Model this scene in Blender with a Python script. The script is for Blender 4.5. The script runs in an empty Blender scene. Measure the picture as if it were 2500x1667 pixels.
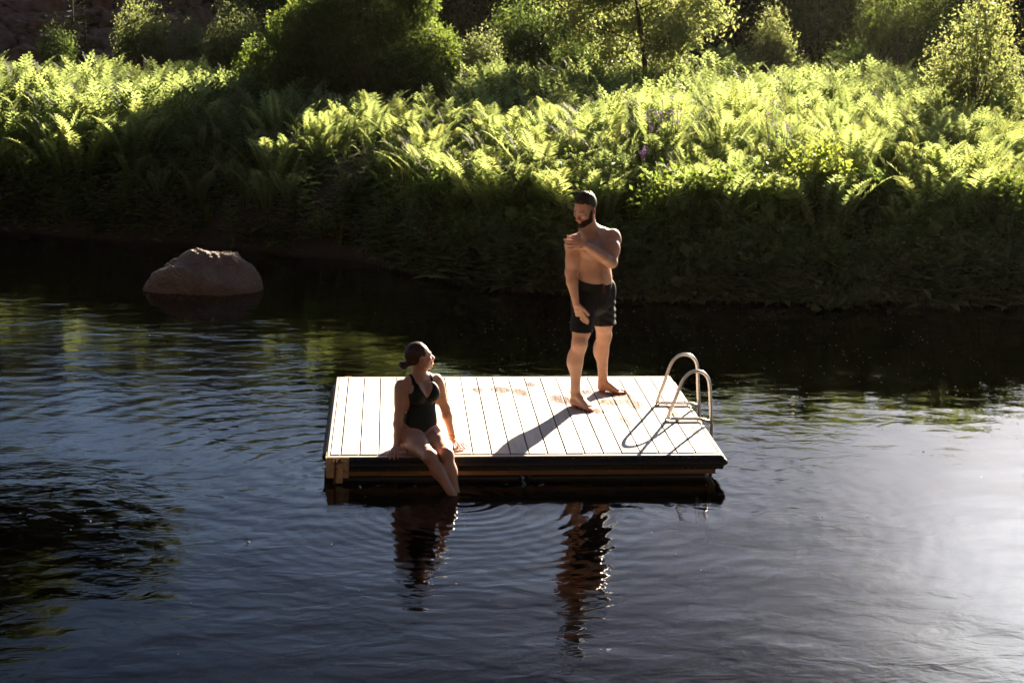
import bpy, bmesh, math, random
import numpy as np
from mathutils import Vector, Matrix

random.seed(7)
rng = np.random.default_rng(11)
sc = bpy.context.scene
COL = sc.collection
R_ = math.radians

# ------------------------------------------------------------------ camera
cam_d = bpy.data.cameras.new('camera')
cam_d.lens = 57.6
cam_d.sensor_width = 36.0
cam_d.clip_start = 0.1
cam_d.clip_end = 2000.0
cam = bpy.data.objects.new('camera', cam_d)
COL.objects.link(cam)
CAM = Vector((0.484, -12.011, 3.926))
def cam_axes(p, y, r):
    cy, sy, cp, sp = math.cos(y), math.sin(y), math.cos(p), math.sin(p)
    f = Vector((sy*cp, cy*cp, -sp)); ri = Vector((cy, -sy, 0)); d = f.cross(ri)
    c, s = math.cos(r), math.sin(r)
    return c*ri - s*d, s*ri + c*d, f
_r, _d, _f = cam_axes(0.2298812, 0.07607248, 0.01658063)
cam.matrix_world = Matrix(((_r.x, -_d.x, -_f.x, CAM.x), (_r.y, -_d.y, -_f.y, CAM.y), (_r.z, -_d.z, -_f.z, CAM.z), (0, 0, 0, 1)))
sc.camera = cam
sc.render.resolution_x, sc.render.resolution_y = 1024, 682

# ------------------------------------------------------------------ light
SUN_AZ, SUN_EL = R_(27.5), R_(17.8)
CLOUD_CORE, CLOUD_WIDE = 19.0, 1.1
world = bpy.data.worlds.new('World'); sc.world = world; world.use_nodes = True
wn, wl = world.node_tree.nodes, world.node_tree.links
bg = wn['Background']
sky = wn.new('ShaderNodeTexSky'); sky.sky_type = 'NISHITA'; sky.sun_disc = False
sky.sun_elevation = SUN_EL; sky.sun_rotation = SUN_AZ
sky.air_density = 0.70; sky.dust_density = 0.35; sky.ozone_density = 2.0
bg.inputs[1].default_value = 0.05
# thin bright cloud around the sun, part of the sky itself
S = Vector((math.sin(SUN_AZ)*math.cos(SUN_EL), math.cos(SUN_AZ)*math.cos(SUN_EL), math.sin(SUN_EL)))
_tc = wn.new('ShaderNodeTexCoord'); _dp = wn.new('ShaderNodeVectorMath'); _dp.operation = 'DOT_PRODUCT'; _dp.inputs[1].default_value = (math.sin(R_(24.0))*math.cos(R_(21.5)), math.cos(R_(24.0))*math.cos(R_(21.5)), math.sin(R_(21.5)))
_nm = wn.new('ShaderNodeVectorMath'); _nm.operation = 'NORMALIZE'; wl.new(_tc.outputs['Generated'], _nm.inputs[0]); wl.new(_nm.outputs[0], _dp.inputs[0])
def _m(op, a, b):
    q = wn.new('ShaderNodeMath'); q.operation = op
    for i, v in enumerate((a, b)):
        if isinstance(v, (int, float)): q.inputs[i].default_value = v
        else: wl.new(v, q.inputs[i])
    return q.outputs[0]
_d0 = _m('MAXIMUM', _dp.outputs['Value'], 0.0)
_no = wn.new('ShaderNodeTexNoise'); _no.inputs['Scale'].default_value = 7.0; _no.inputs['Detail'].default_value = 5.0; wl.new(_nm.outputs[0], _no.inputs['Vector'])
_cl = _m('MULTIPLY_ADD', _no.outputs[0], 1.6); _cl.node.inputs[2].default_value = -.25
_g = _m('ADD', _m('MULTIPLY', _m('POWER', _d0, 280.0), CLOUD_CORE), _m('MULTIPLY', _m('MULTIPLY', _m('POWER', _d0, 60.0), CLOUD_WIDE), _cl))
_mx = wn.new('ShaderNodeMixRGB'); _mx.blend_type = 'ADD'; _mx.inputs[0].default_value = 1.0
_sz = wn.new('ShaderNodeSeparateXYZ'); wl.new(_nm.outputs[0], _sz.inputs[0]); _mr = wn.new('ShaderNodeMapRange'); _mr.inputs[1].default_value = .19; _mr.inputs[2].default_value = .46; _mr.inputs[3].default_value = .85; _mr.inputs[4].default_value = .23
wl.new(_sz.outputs[2], _mr.inputs[0]); _dk = wn.new('ShaderNodeVectorMath'); _dk.operation = 'SCALE'; wl.new(sky.outputs[0], _dk.inputs[0]); wl.new(_mr.outputs[0], _dk.inputs['Scale']); wl.new(_dk.outputs[0], _mx.inputs[1])   # the open sky is deeper overhead
_cc = wn.new('ShaderNodeVectorMath'); _cc.operation = 'SCALE'; _cc.inputs[0].default_value = (.93, .96, 1.0); wl.new(_g, _cc.inputs['Scale']); wl.new(_cc.outputs[0], _mx.inputs[2])
wl.new(_mx.outputs[0], bg.inputs[0])
sun_d = bpy.data.lights.new('sun', 'SUN'); sun_d.energy = 5.0; sun_d.angle = R_(0.5); sun_d.color = (1.0, 0.83, 0.62)
sun = bpy.data.objects.new('sun', sun_d); COL.objects.link(sun)
S = Vector((math.sin(SUN_AZ)*math.cos(SUN_EL), math.cos(SUN_AZ)*math.cos(SUN_EL), math.sin(SUN_EL)))
sun.rotation_euler = S.to_track_quat('Z', 'Y').to_euler()
sun.location = (8, 14, 12)
sc.view_settings.view_transform = 'Standard'; sc.view_settings.look = 'None'
sc.view_settings.gamma = 1.0; sc.view_settings.use_curve_mapping = False
sc.view_settings.exposure = 2.8
sc.cycles.max_bounces = 8; sc.cycles.transparent_max_bounces = 12
sc.cycles.caustics_reflective = False; sc.cycles.caustics_refractive = False
sc.cycles.use_denoising = True

# ------------------------------------------------------------------ helpers
def tag(o, label=None, cat=None, group=None, kind=None):
    if label: o['label'] = label
    if cat: o['category'] = cat
    if group: o['group'] = group
    if kind: o['kind'] = kind
    return o

def mesh_np(name, V, F, smooth=False, mats=(), mi=None, attr=None):
    """V (n,3); F (m,k) with k 3 or 4, or a list of such arrays"""
    Fs = F if isinstance(F, list) else [F]
    me = bpy.data.meshes.new(name)
    V = np.ascontiguousarray(V, np.float32)
    me.vertices.add(len(V)); me.vertices.foreach_set('co', V.ravel())
    loops = np.concatenate([np.asarray(f).ravel() for f in Fs]).astype(np.int32)
    tot = np.concatenate([np.full(len(f), np.asarray(f).shape[1]) for f in Fs]).astype(np.int32)
    start = np.concatenate([[0], np.cumsum(tot)[:-1]]).astype(np.int32)
    me.loops.add(len(loops)); me.loops.foreach_set('vertex_index', loops)
    me.polygons.add(len(tot)); me.polygons.foreach_set('loop_start', start)
    me.polygons.foreach_set('loop_total', tot)
    me.polygons.foreach_set('use_smooth', np.full(len(tot), smooth))
    for m in mats: me.materials.append(m)
    if mi is not None: me.polygons.foreach_set('material_index', np.asarray(mi, np.int32))
    me.update(calc_edges=True); me.validate()
    if attr is not None:
        for an, av in attr.items():
            a = me.attributes.new(an, 'FLOAT', 'POINT'); a.data.foreach_set('value', np.asarray(av, np.float32))
    return me

def link(name, me, parent=None, loc=None):
    o = bpy.data.objects.new(name, me); COL.objects.link(o)
    if parent is not None: o.parent = parent
    if loc is not None: o.location = loc
    return o

def empty(name, loc=(0, 0, 0)):
    o = bpy.data.objects.new(name, None); o.location = loc; o.empty_display_size = 0.1
    COL.objects.link(o); return o

class MB:
    """collects boxes, tubes, lathes"""
    def __init__(s): s.V = []; s.F4 = []; s.F3 = []; s.n = 0
    def add(s, V, F4=None, F3=None):
        V = np.asarray(V, float); s.V.append(V)
        if F4 is not None and len(F4): s.F4.append(np.asarray(F4) + s.n)
        if F3 is not None and len(F3): s.F3.append(np.asarray(F3) + s.n)
        s.n += len(V)
    def box(s, x0, x1, y0, y1, z0, z1, b=0.0):
        if b <= 0:
            V = [(x, y, z) for x in (x0, x1) for y in (y0, y1) for z in (z0, z1)]
            F = [(0, 1, 3, 2), (4, 6, 7, 5), (0, 4, 5, 1), (2, 3, 7, 6), (0, 2, 6, 4), (1, 5, 7, 3)]
            s.add(V, F); return
        # chamfered box: bevelled along the top/side edges
        V = []; lo = (x0, y0, z0); hi = (x1, y1, z1)
        idx = {}
        F4, F3 = [], []
        for sx in (0, 1):
            for sy in (0, 1):
                for sz in (0, 1):
                    c = [(lo, hi)[q][i] for i, q in enumerate((sx, sy, sz))]
                    d = [b if q == 0 else -b for q in (sx, sy, sz)]
                    for ax in range(3):
                        p = [c[i] + (0 if i == ax else d[i]) for i in range(3)]
                        idx[(sx, sy, sz, ax)] = len(V); V.append(p)
                    F3.append([idx[(sx, sy, sz, a)] for a in range(3)])
        g = idx
        for ax in range(3):
            o = [i for i in range(3) if i != ax]
            for q in (0, 1):
                loop = []
                for (u, v) in ((0, 0), (1, 0), (1, 1), (0, 1)):
                    k = [0, 0, 0]; k[ax] = q; k[o[0]] = u; k[o[1]] = v
                    loop.append(g[(*k, ax)])
                F4.append(loop)
            for u in (0, 1):
                for v in (0, 1):
                    k0 = [0, 0, 0]; k0[o[0]] = u; k0[o[1]] = v; k1 = list(k0); k1[ax] = 1
                    F4.append([g[(*k0, o[0])], g[(*k1, o[0])], g[(*k1, o[1])], g[(*k0, o[1])]])
        s.add(V, F4, F3)
    def tube(s, pts, r, n=10, cap=True, closed=False):
        P = np.asarray(pts, float); m = len(P)
        r = np.full(m, r) if np.isscalar(r) else np.asarray(r, float)
        if closed: T = np.roll(P, -1, 0) - np.roll(P, 1, 0)
        else:
            T = np.gradient(P, axis=0)
        T /= np.linalg.norm(T, axis=1)[:, None] + 1e-12
        a = np.array([0, 0, 1.]) if abs(T[0][2]) < .9 else np.array([1., 0, 0])
        u = np.cross(T[0], a); u /= np.linalg.norm(u)
        V = []
        for i in range(m):
            u = u - T[i]*np.dot(u, T[i]); u /= np.linalg.norm(u); w = np.cross(T[i], u)
            an = np.arange(n)/n*2*np.pi
            V.append(P[i] + r[i]*(np.cos(an)[:, None]*u + np.sin(an)[:, None]*w))
        V = np.concatenate(V); F = []
        for i in range(m if closed else m-1):
            j = (i+1) % m
            for k in range(n):
                F.append((i*n+k, i*n+(k+1) % n, j*n+(k+1) % n, j*n+k))
        F3 = []
        if cap and not closed:
            V = np.vstack([V, P[0], P[-1]])
            for k in range(n):
                F3.append((len(V)-2, (k+1) % n, k)); F3.append((len(V)-1, (m-1)*n+k, (m-1)*n+(k+1) % n))
        s.add(V, F, F3)
    def disc_cyl(s, c, ax, r, h, n=12):
        c = np.asarray(c, float); ax = np.asarray(ax, float)/np.linalg.norm(ax)
        s.tube([c, c+ax*h*.7, c+ax*h], [r, r, r*.75], n)
    def build(s, name, mat, parent=None, smooth=False):
        F = []
        if s.F4: F.append(np.concatenate(s.F4))
        if s.F3: F.append(np.concatenate(s.F3))
        me = mesh_np(name, np.concatenate(s.V), F, smooth, [mat])
        return link(name, me, parent)

def new_mat(name):
    m = bpy.data.materials.new(name); m.use_nodes = True
    nt = m.node_tree; nt.nodes.clear()
    return m, nt.nodes, nt.links
def N(nodes, t, **kw):
    n = nodes.new('ShaderNode'+t)
    for k, v in kw.items():
        if k.startswith('i_'):
            key = k[2:].replace('_', ' ')
            if key.isdigit(): n.inputs[int(key)].default_value = v
            else: n.inputs[key].default_value = v
        else: setattr(n, k, v)
    return n
def ramp(nodes, pts, interp='LINEAR'):
    r = nodes.new('ShaderNodeValToRGB'); e = r.color_ramp.elements; r.color_ramp.interpolation = interp
    while len(e) < len(pts): e.new(0.5)
    for el, (p, c) in zip(e, pts):
        el.position = p; el.color = (*c, 1) if len(c) == 3 else c
    return r
def simple_mat(name, col, rough=0.6, metal=0.0, bump=0.0, scale=20, var=0.25, col2=None, spec=0.5, stretch=(1, 1, 1), coat=0.0):
    m, n, l = new_mat(name)
    out = N(n, 'OutputMaterial'); p = N(n, 'BsdfPrincipled', i_Roughness=rough, i_Metallic=metal)
    p.inputs['Specular IOR Level'].default_value = spec; p.inputs['Coat Weight'].default_value = coat
    tc = N(n, 'TexCoord'); mp = N(n, 'Mapping'); mp.inputs['Scale'].default_value = stretch
    no = N(n, 'TexNoise', i_Scale=scale, i_Detail=6.0, i_Roughness=0.6)
    l.new(tc.outputs['Object'], mp.inputs[0]); l.new(mp.outputs[0], no.inputs['Vector'])
    c2 = col2 or tuple(c*(1-var) for c in col)
    rp = ramp(n, [(0.35, c2), (0.65, tuple(min(1, c*(1+var*.5)) for c in col) if col2 is None else col)])
    l.new(no.outputs[0], rp.inputs[0]); l.new(rp.outputs[0], p.inputs['Base Color'])
    if bump:
        b = N(n, 'Bump', i_Strength=1.0, i_Distance=bump); l.new(no.outputs[0], b.inputs['Height']); l.new(b.outputs[0], p.inputs['Normal'])
    l.new(p.outputs[0], out.inputs[0])
    return m
# ------------------------------------------------------------------ foliage / bark materials
def leaf_mat(name, refl, trans, tmix=0.5, rough=0.5, spec=0.35, var=0.5, nscale=1.3):
    m, n, l = new_mat(name)
    out = N(n, 'OutputMaterial'); p = N(n, 'BsdfPrincipled', i_Roughness=rough); p.inputs['Specular IOR Level'].default_value = spec
    t = N(n, 'BsdfTranslucent'); mx = N(n, 'MixShader'); mx.inputs[0].default_value = tmix
    tc = N(n, 'TexCoord'); no = N(n, 'TexNoise', i_Scale=nscale, i_Detail=3.0); l.new(tc.outputs['Object'], no.inputs['Vector'])
    at = N(n, 'Attribute', attribute_name='v'); oi = N(n, 'ObjectInfo')
    s1 = N(n, 'Math', operation='MULTIPLY_ADD'); l.new(at.outputs['Fac'], s1.inputs[0]); s1.inputs[1].default_value = .36; l.new(no.outputs[0], s1.inputs[2])
    s2 = N(n, 'Math', operation='MULTIPLY_ADD'); l.new(oi.outputs['Random'], s2.inputs[0]); s2.inputs[1].default_value = .25; l.new(s1.outputs[0], s2.inputs[2])
    for col, sh in ((refl, p.inputs['Base Color']), (trans, t.inputs[0])):
        rp = ramp(n, [(0.35, tuple(c*(1-var) for c in col)), (0.75, col), (1.15 if False else 1.0, (col[0]*1.25, col[1]*1.12, col[2]))])
        l.new(s2.outputs[0], rp.inputs[0]); l.new(rp.outputs[0], sh)
    l.new(p.outputs[0], mx.inputs[1]); l.new(t.outputs[0], mx.inputs[2]); l.new(mx.outputs[0], out.inputs[0])
    return m
fern_m = leaf_mat('fern_leaf', (.038, .062, .015), (.32, .41, .125), .50, .7, .06, .55)
weed_m = leaf_mat('weed_leaf', (.072, .112, .036), (.17, .26, .055), .42, .6, .15)
ivy_m = leaf_mat('dark_leaf', (.050, .088, .024), (.20, .29, .05), .40, .6, .15)
shrub_m = leaf_mat('pale_leaf', (.080, .105, .040), (.29, .36, .115), .45, .55, .2)
forest_m = leaf_mat('forest_leaf', (.035, .050, .018), (.12, .16, .03), .38, .6)
needle_m = leaf_mat('needle_leaf', (.025, .045, .020), (.06, .09, .02), .22, .6)
grass_m = leaf_mat('grass_blade', (.085, .130, .025), (.34, .42, .06), .5, .45)
bark_m = simple_mat('bark', (.070, .050, .036), .9, bump=.02, scale=9, stretch=(1, 1, .25), var=.5)
twig_m = simple_mat('twig', (.13, .095, .065), .85, scale=14)

# ------------------------------------------------------------------ terrain
SX = np.array([-60, -14, -8, -4.5, -2.7, -1.2, -.1, .4, 1.0, 2.0, 3.1, 5.0, 7.5, 12, 20, 60.])
SY = np.array([15, 14, 12.6, 11.4, 10.75, 10.2, 9.5, 8.9, 8.2, 7.5, 7.1, 6.75, 6.6, 7.0, 8, 9.])
def shore(x): return np.interp(x, SX, SY) + .10*np.sin(x*2.3)+.06*np.sin(x*5.1+1)
def fbm(x, y, s=1.0, seed=0, n=10):
    r = np.random.default_rng(seed); o = 0
    for i in range(n):
        f = s*2**(i*.5); a = r.uniform(0, 6.28); o = o+np.sin((x*np.cos(a)+y*np.sin(a))*f+r.uniform(0, 6.28))*.75**i
    return o/2.5
def hill(x, y):
    left = np.clip((-x-1)/5, 0, 1)
    tal = np.clip(y-(27+.0*x), 0, 60)*.50*left                 # rubble slope rises on the left
    far = np.clip(y-33, 0, 70)*.085+np.clip(y-50, 0, 60)*.10
    back = np.clip(-y-17, 0, 70)*.95+np.clip(-x-34, 0, 75)*.7*np.clip((40-y)/30, 0, 1)+np.clip(x-48, 0, 75)*.55*np.clip((30-y)/30, 0, 1)  # unseen hills behind and beside the camera, added to block sky fill
    return back+np.maximum(tal*np.clip((75-y)/40, 0, 1), 0)*.8+far
def ground(x, y):
    s = y-shore(x)
    k = np.interp(x, [-.6, .8], [1.15, .85])
    z = np.where(s < 0, np.maximum(-.9, s*.55), 1.12*(1-np.exp(-np.clip(s, 0, 50)*k)))
    z = z+np.where(s > 0, .05*fbm(x, y, 1.2, 3)*np.clip(s, 0, 1), 0)
    return z+np.where(s > 1, hill(x, y), 0)+np.where((s <= 1), hill(x, np.minimum(y, 20))*1.0, 0)
xs = np.concatenate([np.linspace(-160, -22, 40), np.linspace(-21.5, 27, 230), np.linspace(28, 170, 40)])
ys = np.concatenate([np.linspace(-130, 2, 40), np.linspace(2.5, 30, 200), np.linspace(30.6, 60, 60), np.linspace(62, 260, 50)])
gx_, gy_ = np.meshgrid(xs, ys, indexing='ij'); gz_ = ground(gx_, gy_)
ii = np.arange(len(xs)*len(ys)).reshape(len(xs), len(ys))
Fg = np.stack([ii[:-1, :-1], ii[1:, :-1], ii[1:, 1:], ii[:-1, 1:]], -1).reshape(-1, 4)
soil = simple_mat('soil', (.022, .014, .008), .95, bump=.03, scale=3, col2=(.009, .007, .004))
_n, _l = soil.node_tree.nodes, soil.node_tree.links; _p = [q for q in _n if q.type == 'BSDF_PRINCIPLED'][0]; _src = _p.inputs['Base Color'].links[0].from_socket
_at = N(_n, 'Attribute', attribute_name='sand'); _mm = N(_n, 'MixRGB'); _l.new(_at.outputs['Fac'], _mm.inputs[0]); _l.new(_src, _mm.inputs[1]); _mm.inputs[2].default_value = (.30, .17, .07, 1); _l.new(_mm.outputs[0], _p.inputs['Base Color'])
_s = gy_-shore(gx_); sand_ = np.clip((_s+8)/2, 0, 1)*np.clip((-.5-_s)/.8, 0, 1)*np.clip((3-gx_)/3, 0, 1)*np.clip(.55+.6*fbm(gx_, gy_, 1.1, 23), 0, 1)   # a sandbar under the shallow water
tag(link('ground', mesh_np('ground', np.stack([gx_, gy_, gz_], -1).reshape(-1, 3), Fg, True, [soil], attr=dict(sand=sand_.ravel()))), kind='structure')

# ------------------------------------------------------------------ water
def water_mat():
    m, n, l = new_mat('river_water')
    out = N(n, 'OutputMaterial'); tc = N(n, 'TexCoord')
    def noise(scale, detail, rough=.5, stretch=(1, 1, 1), rot=0.0, dist=0.0):
        mp = N(n, 'Mapping'); mp.inputs['Scale'].default_value = stretch; mp.inputs['Rotation'].default_value = (0, 0, rot)
        l.new(tc.outputs['Object'], mp.inputs[0])
        t = N(n, 'TexNoise', i_Scale=scale, i_Detail=detail, i_Roughness=rough, i_Distortion=dist); l.new(mp.outputs[0], t.inputs['Vector']); return t.outputs[0]
    def math_(op, a, b=None, c=None):
        q = N(n, 'Math', operation=op)
        for i, v in enumerate((a, b, c)):
            if v is None: continue
            if isinstance(v, (int, float)): q.inputs[i].default_value = v
            else: l.new(v, q.inputs[i])
        return q.outputs[0]
    def mapr(v, a, b, c, d):
        q = N(n, 'MapRange'); q.inputs[1].default_value = a; q.inputs[2].default_value = b; q.inputs[3].default_value = c; q.inputs[4].default_value = d
        l.new(v, q.inputs[0]); return q.outputs[0]
    swell = math_('MULTIPLY', noise(.9, 2, .5, (1, 1.5, 1), .3), .0145)
    mid = math_('MULTIPLY', noise(3.2, 3, .55, (1, 1.7, 1), -.2, .6), .0046)
    patch = mapr(noise(.40, 2), .46, .66, .05, 1.0)
    sx = N(n, 'SeparateXYZ'); l.new(tc.outputs['Object'], sx.inputs[0])
    leftm = mapr(sx.outputs[0], -3.2, .4, 1.0, 0.0)
    chop_a = math_('MAXIMUM', patch, leftm)
    chop = math_('MULTIPLY', math_('MULTIPLY', noise(14, 3, .6, (1, 2.0, 1), .15, .5), .00065), chop_a)
    mid = math_('MULTIPLY', mid, mapr(noise(.33, 2, .5, (1, 1, 1), .9), .38, .62, .32, 1.25))
    h = math_('ADD', math_('ADD', swell, mid), chop)
    # rings spreading from the swimmer's feet and from the raft
    for (cx, cy, sc_, amp, fall) in ((1.03, -.45, 8.5, .0019, 1.1), (.0, .4, 4.0, .0022, 1.9), (2.2, -.9, 6.0, .0010, 1.7)):
        mp = N(n, 'Mapping'); mp.inputs['Location'].default_value = (-cx, -cy, 0); l.new(tc.outputs['Object'], mp.inputs[0])
        w = N(n, 'TexWave', wave_type='RINGS', rings_direction='SPHERICAL', i_Scale=sc_/3.1416, i_Distortion=2.2, i_Detail=2.0); w.inputs['Detail Scale'].default_value = 1.2
        l.new(mp.outputs[0], w.inputs[0])
        ln = N(n, 'VectorMath', operation='LENGTH'); l.new(mp.outputs[0], ln.inputs[0])
        f = math_('POWER', 2.718, math_('MULTIPLY', ln.outputs['Value'], -1/fall))
        h = math_('ADD', h, math_('MULTIPLY', math_('MULTIPLY', w.outputs['Fac'], f), amp))
    b = N(n, 'Bump', i_Strength=1.0, i_Distance=1.0); l.new(h, b.inputs['Height'])
    fr = N(n, 'Fresnel', i_IOR=1.333); l.new(b.outputs[0], fr.inputs['Normal'])
    gl = N(n, 'BsdfGlossy', i_Roughness=0.015); l.new(b.outputs[0], gl.inputs['Normal'])
    tr = N(n, 'BsdfTransparent'); tr.inputs[0].default_value = (.26, .10, .028, 1)
    mx = N(n, 'MixShader'); l.new(fr.outputs[0], mx.inputs[0]); l.new(tr.outputs[0], mx.inputs[1]); l.new(gl.outputs[0], mx.inputs[2])
    l.new(mx.outputs[0], out.inputs[0]); return m
Wx = np.array([-150, 150.]); Wy = np.array([-58, 17.])
wv = [(-150, -58, 0), (150, -58, 0), (150, 17, 0), (-150, 17, 0)]
tag(link('water', mesh_np('water', wv, np.array([[0, 1, 2, 3]]), False, [water_mat()])), kind='structure')

# ------------------------------------------------------------------ ferns
def frond_geo(L=.85, Wd=.13, n=26, lean=.32, arch=.55, seed=0, start=.16, droop=0.0):
    r = np.random.default_rng(seed)
    t = np.linspace(0, 1, 11)
    ang = math.pi/2-lean-arch*t**1.6-droop*np.clip(t-.75, 0, 1)*3
    dx = np.concatenate([[0], np.cumsum(np.cos(ang[:-1]))])*L/10; dz = np.concatenate([[0], np.cumsum(np.sin(ang[:-1]))])*L/10
    V = []; F4 = []
    # midrib as a thin strip
    w = .0035*(1-t*.8)
    for i in range(11): V += [(dx[i], -w[i], dz[i]), (dx[i], w[i], dz[i])]
    for i in range(10): F4.append((2*i, 2*i+1, 2*i+3, 2*i+2))
    tp = np.linspace(start, .985, n); px = np.interp(tp, t, dx); pz = np.interp(tp, t, dz); pa = np.interp(tp, t, ang)
    prof = np.sin(np.pi*np.clip((tp-start+.05)/(1.06-start), 0, 1)**1.5)**.75
    ln = Wd*prof*(1+r.normal(0, .05, n)); step = L*(1-start)/n; hw = step*.52
    for s in (-1, 1):
        fwd = .42+r.normal(0, .05, n); up = .16+r.normal(0, .06, n)
        tx, tz = np.cos(pa), np.sin(pa); nx, nz = -np.sin(pa), np.cos(pa)
        ex = px+ln*(fwd*tx+up*nx); ez = pz+ln*(fwd*tz+up*nz); ey = s*ln*.92
        mx, mz, my = px+(ex-px)*.38, pz+(ez-pz)*.38, ey*.38
        o = len(V)
        for i in range(n):
            V += [(px[i]-tx[i]*hw*.4, s*.002, pz[i]-tz[i]*hw*.4), (mx[i]-tx[i]*hw, my[i], mz[i]-tz[i]*hw), (ex[i], ey[i], ez[i]), (mx[i]+tx[i]*hw, my[i], mz[i]+tz[i]*hw)]
            F4.append((o+4*i, o+4*i+1, o+4*i+2, o+4*i+3))
    return np.array(V), np.array(F4)
def rotz(V, a):
    c, s = math.cos(a), math.sin(a); return np.stack([V[:, 0]*c-V[:, 1]*s, V[:, 0]*s+V[:, 1]*c, V[:, 2]], 1)
def fern_geo(seed, n=26, nf=None, dense=True):
    r = np.random.default_rng(seed); nf = nf or r.integers(8, 12); VV, FF, vv, o = [], [], [], 0
    for i in range(nf):
        inner = i % 3 == 0
        V, F = frond_geo(r.uniform(.80, 1.02), r.uniform(.120, .160), n, r.uniform(.10, .28) if inner else r.uniform(.30, .55), r.uniform(.3, .7), seed*31+i, droop=r.uniform(0, .5))
        V = V*1.0; V[:, 0] += .03
        V = rotz(V, i/nf*6.283*1.618+r.uniform(-.3, .3))
        VV.append(V); FF.append(F+o); vv.append(np.full(len(V), r.uniform())); o += len(V)
    return np.concatenate(VV), np.concatenate(FF), np.concatenate(vv)

def tri_to_mesh(name, V, F, v, mat, smooth=False): return mesh_np(name, V, F, smooth, [mat], attr=dict(v=v))
fern_me = [tri_to_mesh('fern', *fern_geo(100+i, 24), fern_m) for i in range(7)]
frond_me = []
for i in range(6):
    V, F = frond_geo(.86+.04*i, .145, 28, .15+.08*i, .5, 900+i, droop=.1*i)
    frond_me.append(tri_to_mesh('frond', V, F, np.full(len(V), .2+.12*i), fern_m))
fern_lo = [fern_geo(300+i, 13, 9) for i in range(6)]

def azx(px, Y):  # sight line of the photograph, used once to read positions off it
    return .484+(Y+12)*math.tan(.0761+math.atan((px-1250)/4060))
big_bush_c = (azx(868, 15.9), 15.9)
def field_far(x): return np.interp(x, [-12, -4, 0, 3, 6, 9, 12, 14], [21, 20.0, 19.5, 20.5, 24, 23, 17, 16])
pts = []
cell = .43
for X in np.arange(-8.5, 13.5, cell):
    for Y in np.arange(6, 26, cell):
        x = X+rng.uniform(-.23, .23); y = Y+rng.uniform(-.23, .23); s = y-shore(x)
        if s < (.35 if x < -.2 else .6) or y > field_far(x): continue
        D = y+12; az = math.atan2(x-.484, D)
        if az < -.262 or az > .405: continue
        if (x-big_bush_c[0])**2+(y-big_bush_c[1])**2 < 1.2**2: continue
        if s < 1.3 and rng.uniform() < .25 and x > .6: continue
        if abs((x+.28)-(y-10.4)*.52) < .36 and 9.5 < y < 13.6: continue      # a gap that lets the sun reach the boulder
        pts.append((x, y, s, D))
pts.sort(key=lambda p: p[3]-.0*p[2])
print('ferns', len(pts))
NEAR = 283
for k, (x, y, s, D) in enumerate(pts[:NEAR]):
    sc_ = rng.uniform(.74, 1.06)*(.85 if s < 1.2 else 1)*(1+.22*float(fbm(np.array(x), np.array(y), 1.7, 31)))
    z = float(ground(x, y))-.03
    lab, grp = ('bright green ostrich fern among the front rows of ferns on the far bank', 'ferns along the edge of the far bank')
    if x < -2: lab = 'dark green ostrich fern on the shaded left part of the far bank'; grp = 'ferns on the shaded left of the bank'
    if x > 6.2: lab = 'tall green ostrich fern at the right end of the far bank above the dark bushes'; grp = 'ferns at the right end of the bank'
    if k % 8 == 3 and s < 2.2:
        o = empty('fern', (x, y, z)); o.scale = (sc_,)*3; o.rotation_euler = (0, 0, rng.uniform(0, 6.28))
        nf = 9
        for i in range(nf):
            fo = link('frond', frond_me[(i*2+k) % 6], o); fo.rotation_euler = (0, rng.uniform(-.12, .12), i/nf*6.283+rng.uniform(-.25, .25)); fo.scale = (1, 1, 1)
    else:
        o = link('fern', fern_me[int(rng.integers(7))]); o.location = (x, y, z); o.scale = (sc_, sc_, sc_*rng.uniform(.95, 1.15))
        o.rotation_euler = (rng.uniform(-.12, .12), rng.uniform(-.12, .12), rng.uniform(0, 6.28))
    tag(o, lab, 'fern', grp)
for k, (px, ds) in enumerate([(1065, .95), (1140, .8), (1195, .7), (1235, 1.0), (1330, .75), (1405, .55), (1480, .85), (1660, .8), (1760, .7), (1830, .9), (1950, .75), (2030, .6), (2070, .85), (2290, .9), (2400, .8), (640, .7), (300, .9)]):
    y = 9.0
    for _ in range(6): y = float(shore(azx(px, y)))+ds
    x = azx(px, y); o = empty('fern', (x, y, float(ground(x, y))-.02)); sc_ = 1.05+.12*((k*7) % 3); o.scale = (sc_,)*3; o.rotation_euler = (0, 0, k*1.3)
    for i in range(9):
        fo = link('frond', frond_me[(i*2+k) % 6], o); fo.rotation_euler = (0, -.10+.05*(i % 3), i/9*6.283+.2*((i*k) % 3-1))
    side = 'left of' if px < 1360 else 'right of'
    tag(o, 'tall ostrich fern with sunlit tips on the bank slope '+side+' the bearded man', 'fern', 'tall ferns on the bank slope '+side+' the man')
def scatter(name, geos, places, mat, label=None, cat=None, kind='stuff'):
    VV, FF, vv, o = [], [], [], 0
    for (x, y, z, s, a) in places:
        s = s*(1+.22*float(fbm(np.array(x), np.array(y), 1.7, 31))) if name == 'fern_field' else s
        V, F, v = geos[int(rng.integers(len(geos)))]
        V = rotz(V*s, a); V = V+np.array((x, y, z)); VV.append(V); FF.append(F+o); vv.append(np.clip(v*.7+rng.uniform(0, .3), 0, 1)); o += len(V)
    ob = link(name, tri_to_mesh(name, np.concatenate(VV), np.concatenate(FF), np.concatenate(vv), mat))
    return tag(ob, label, cat, kind=kind)
scatter('fern_field', fern_lo, [(x, y, float(ground(x, y))-.03, rng.uniform(.72, 1.12), rng.uniform(0, 6.28)) for (x, y, s, D) in pts[NEAR:]], fern_m,
        'sunlit bed of ostrich ferns covering the meadow behind the front rows', 'fern field')

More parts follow.
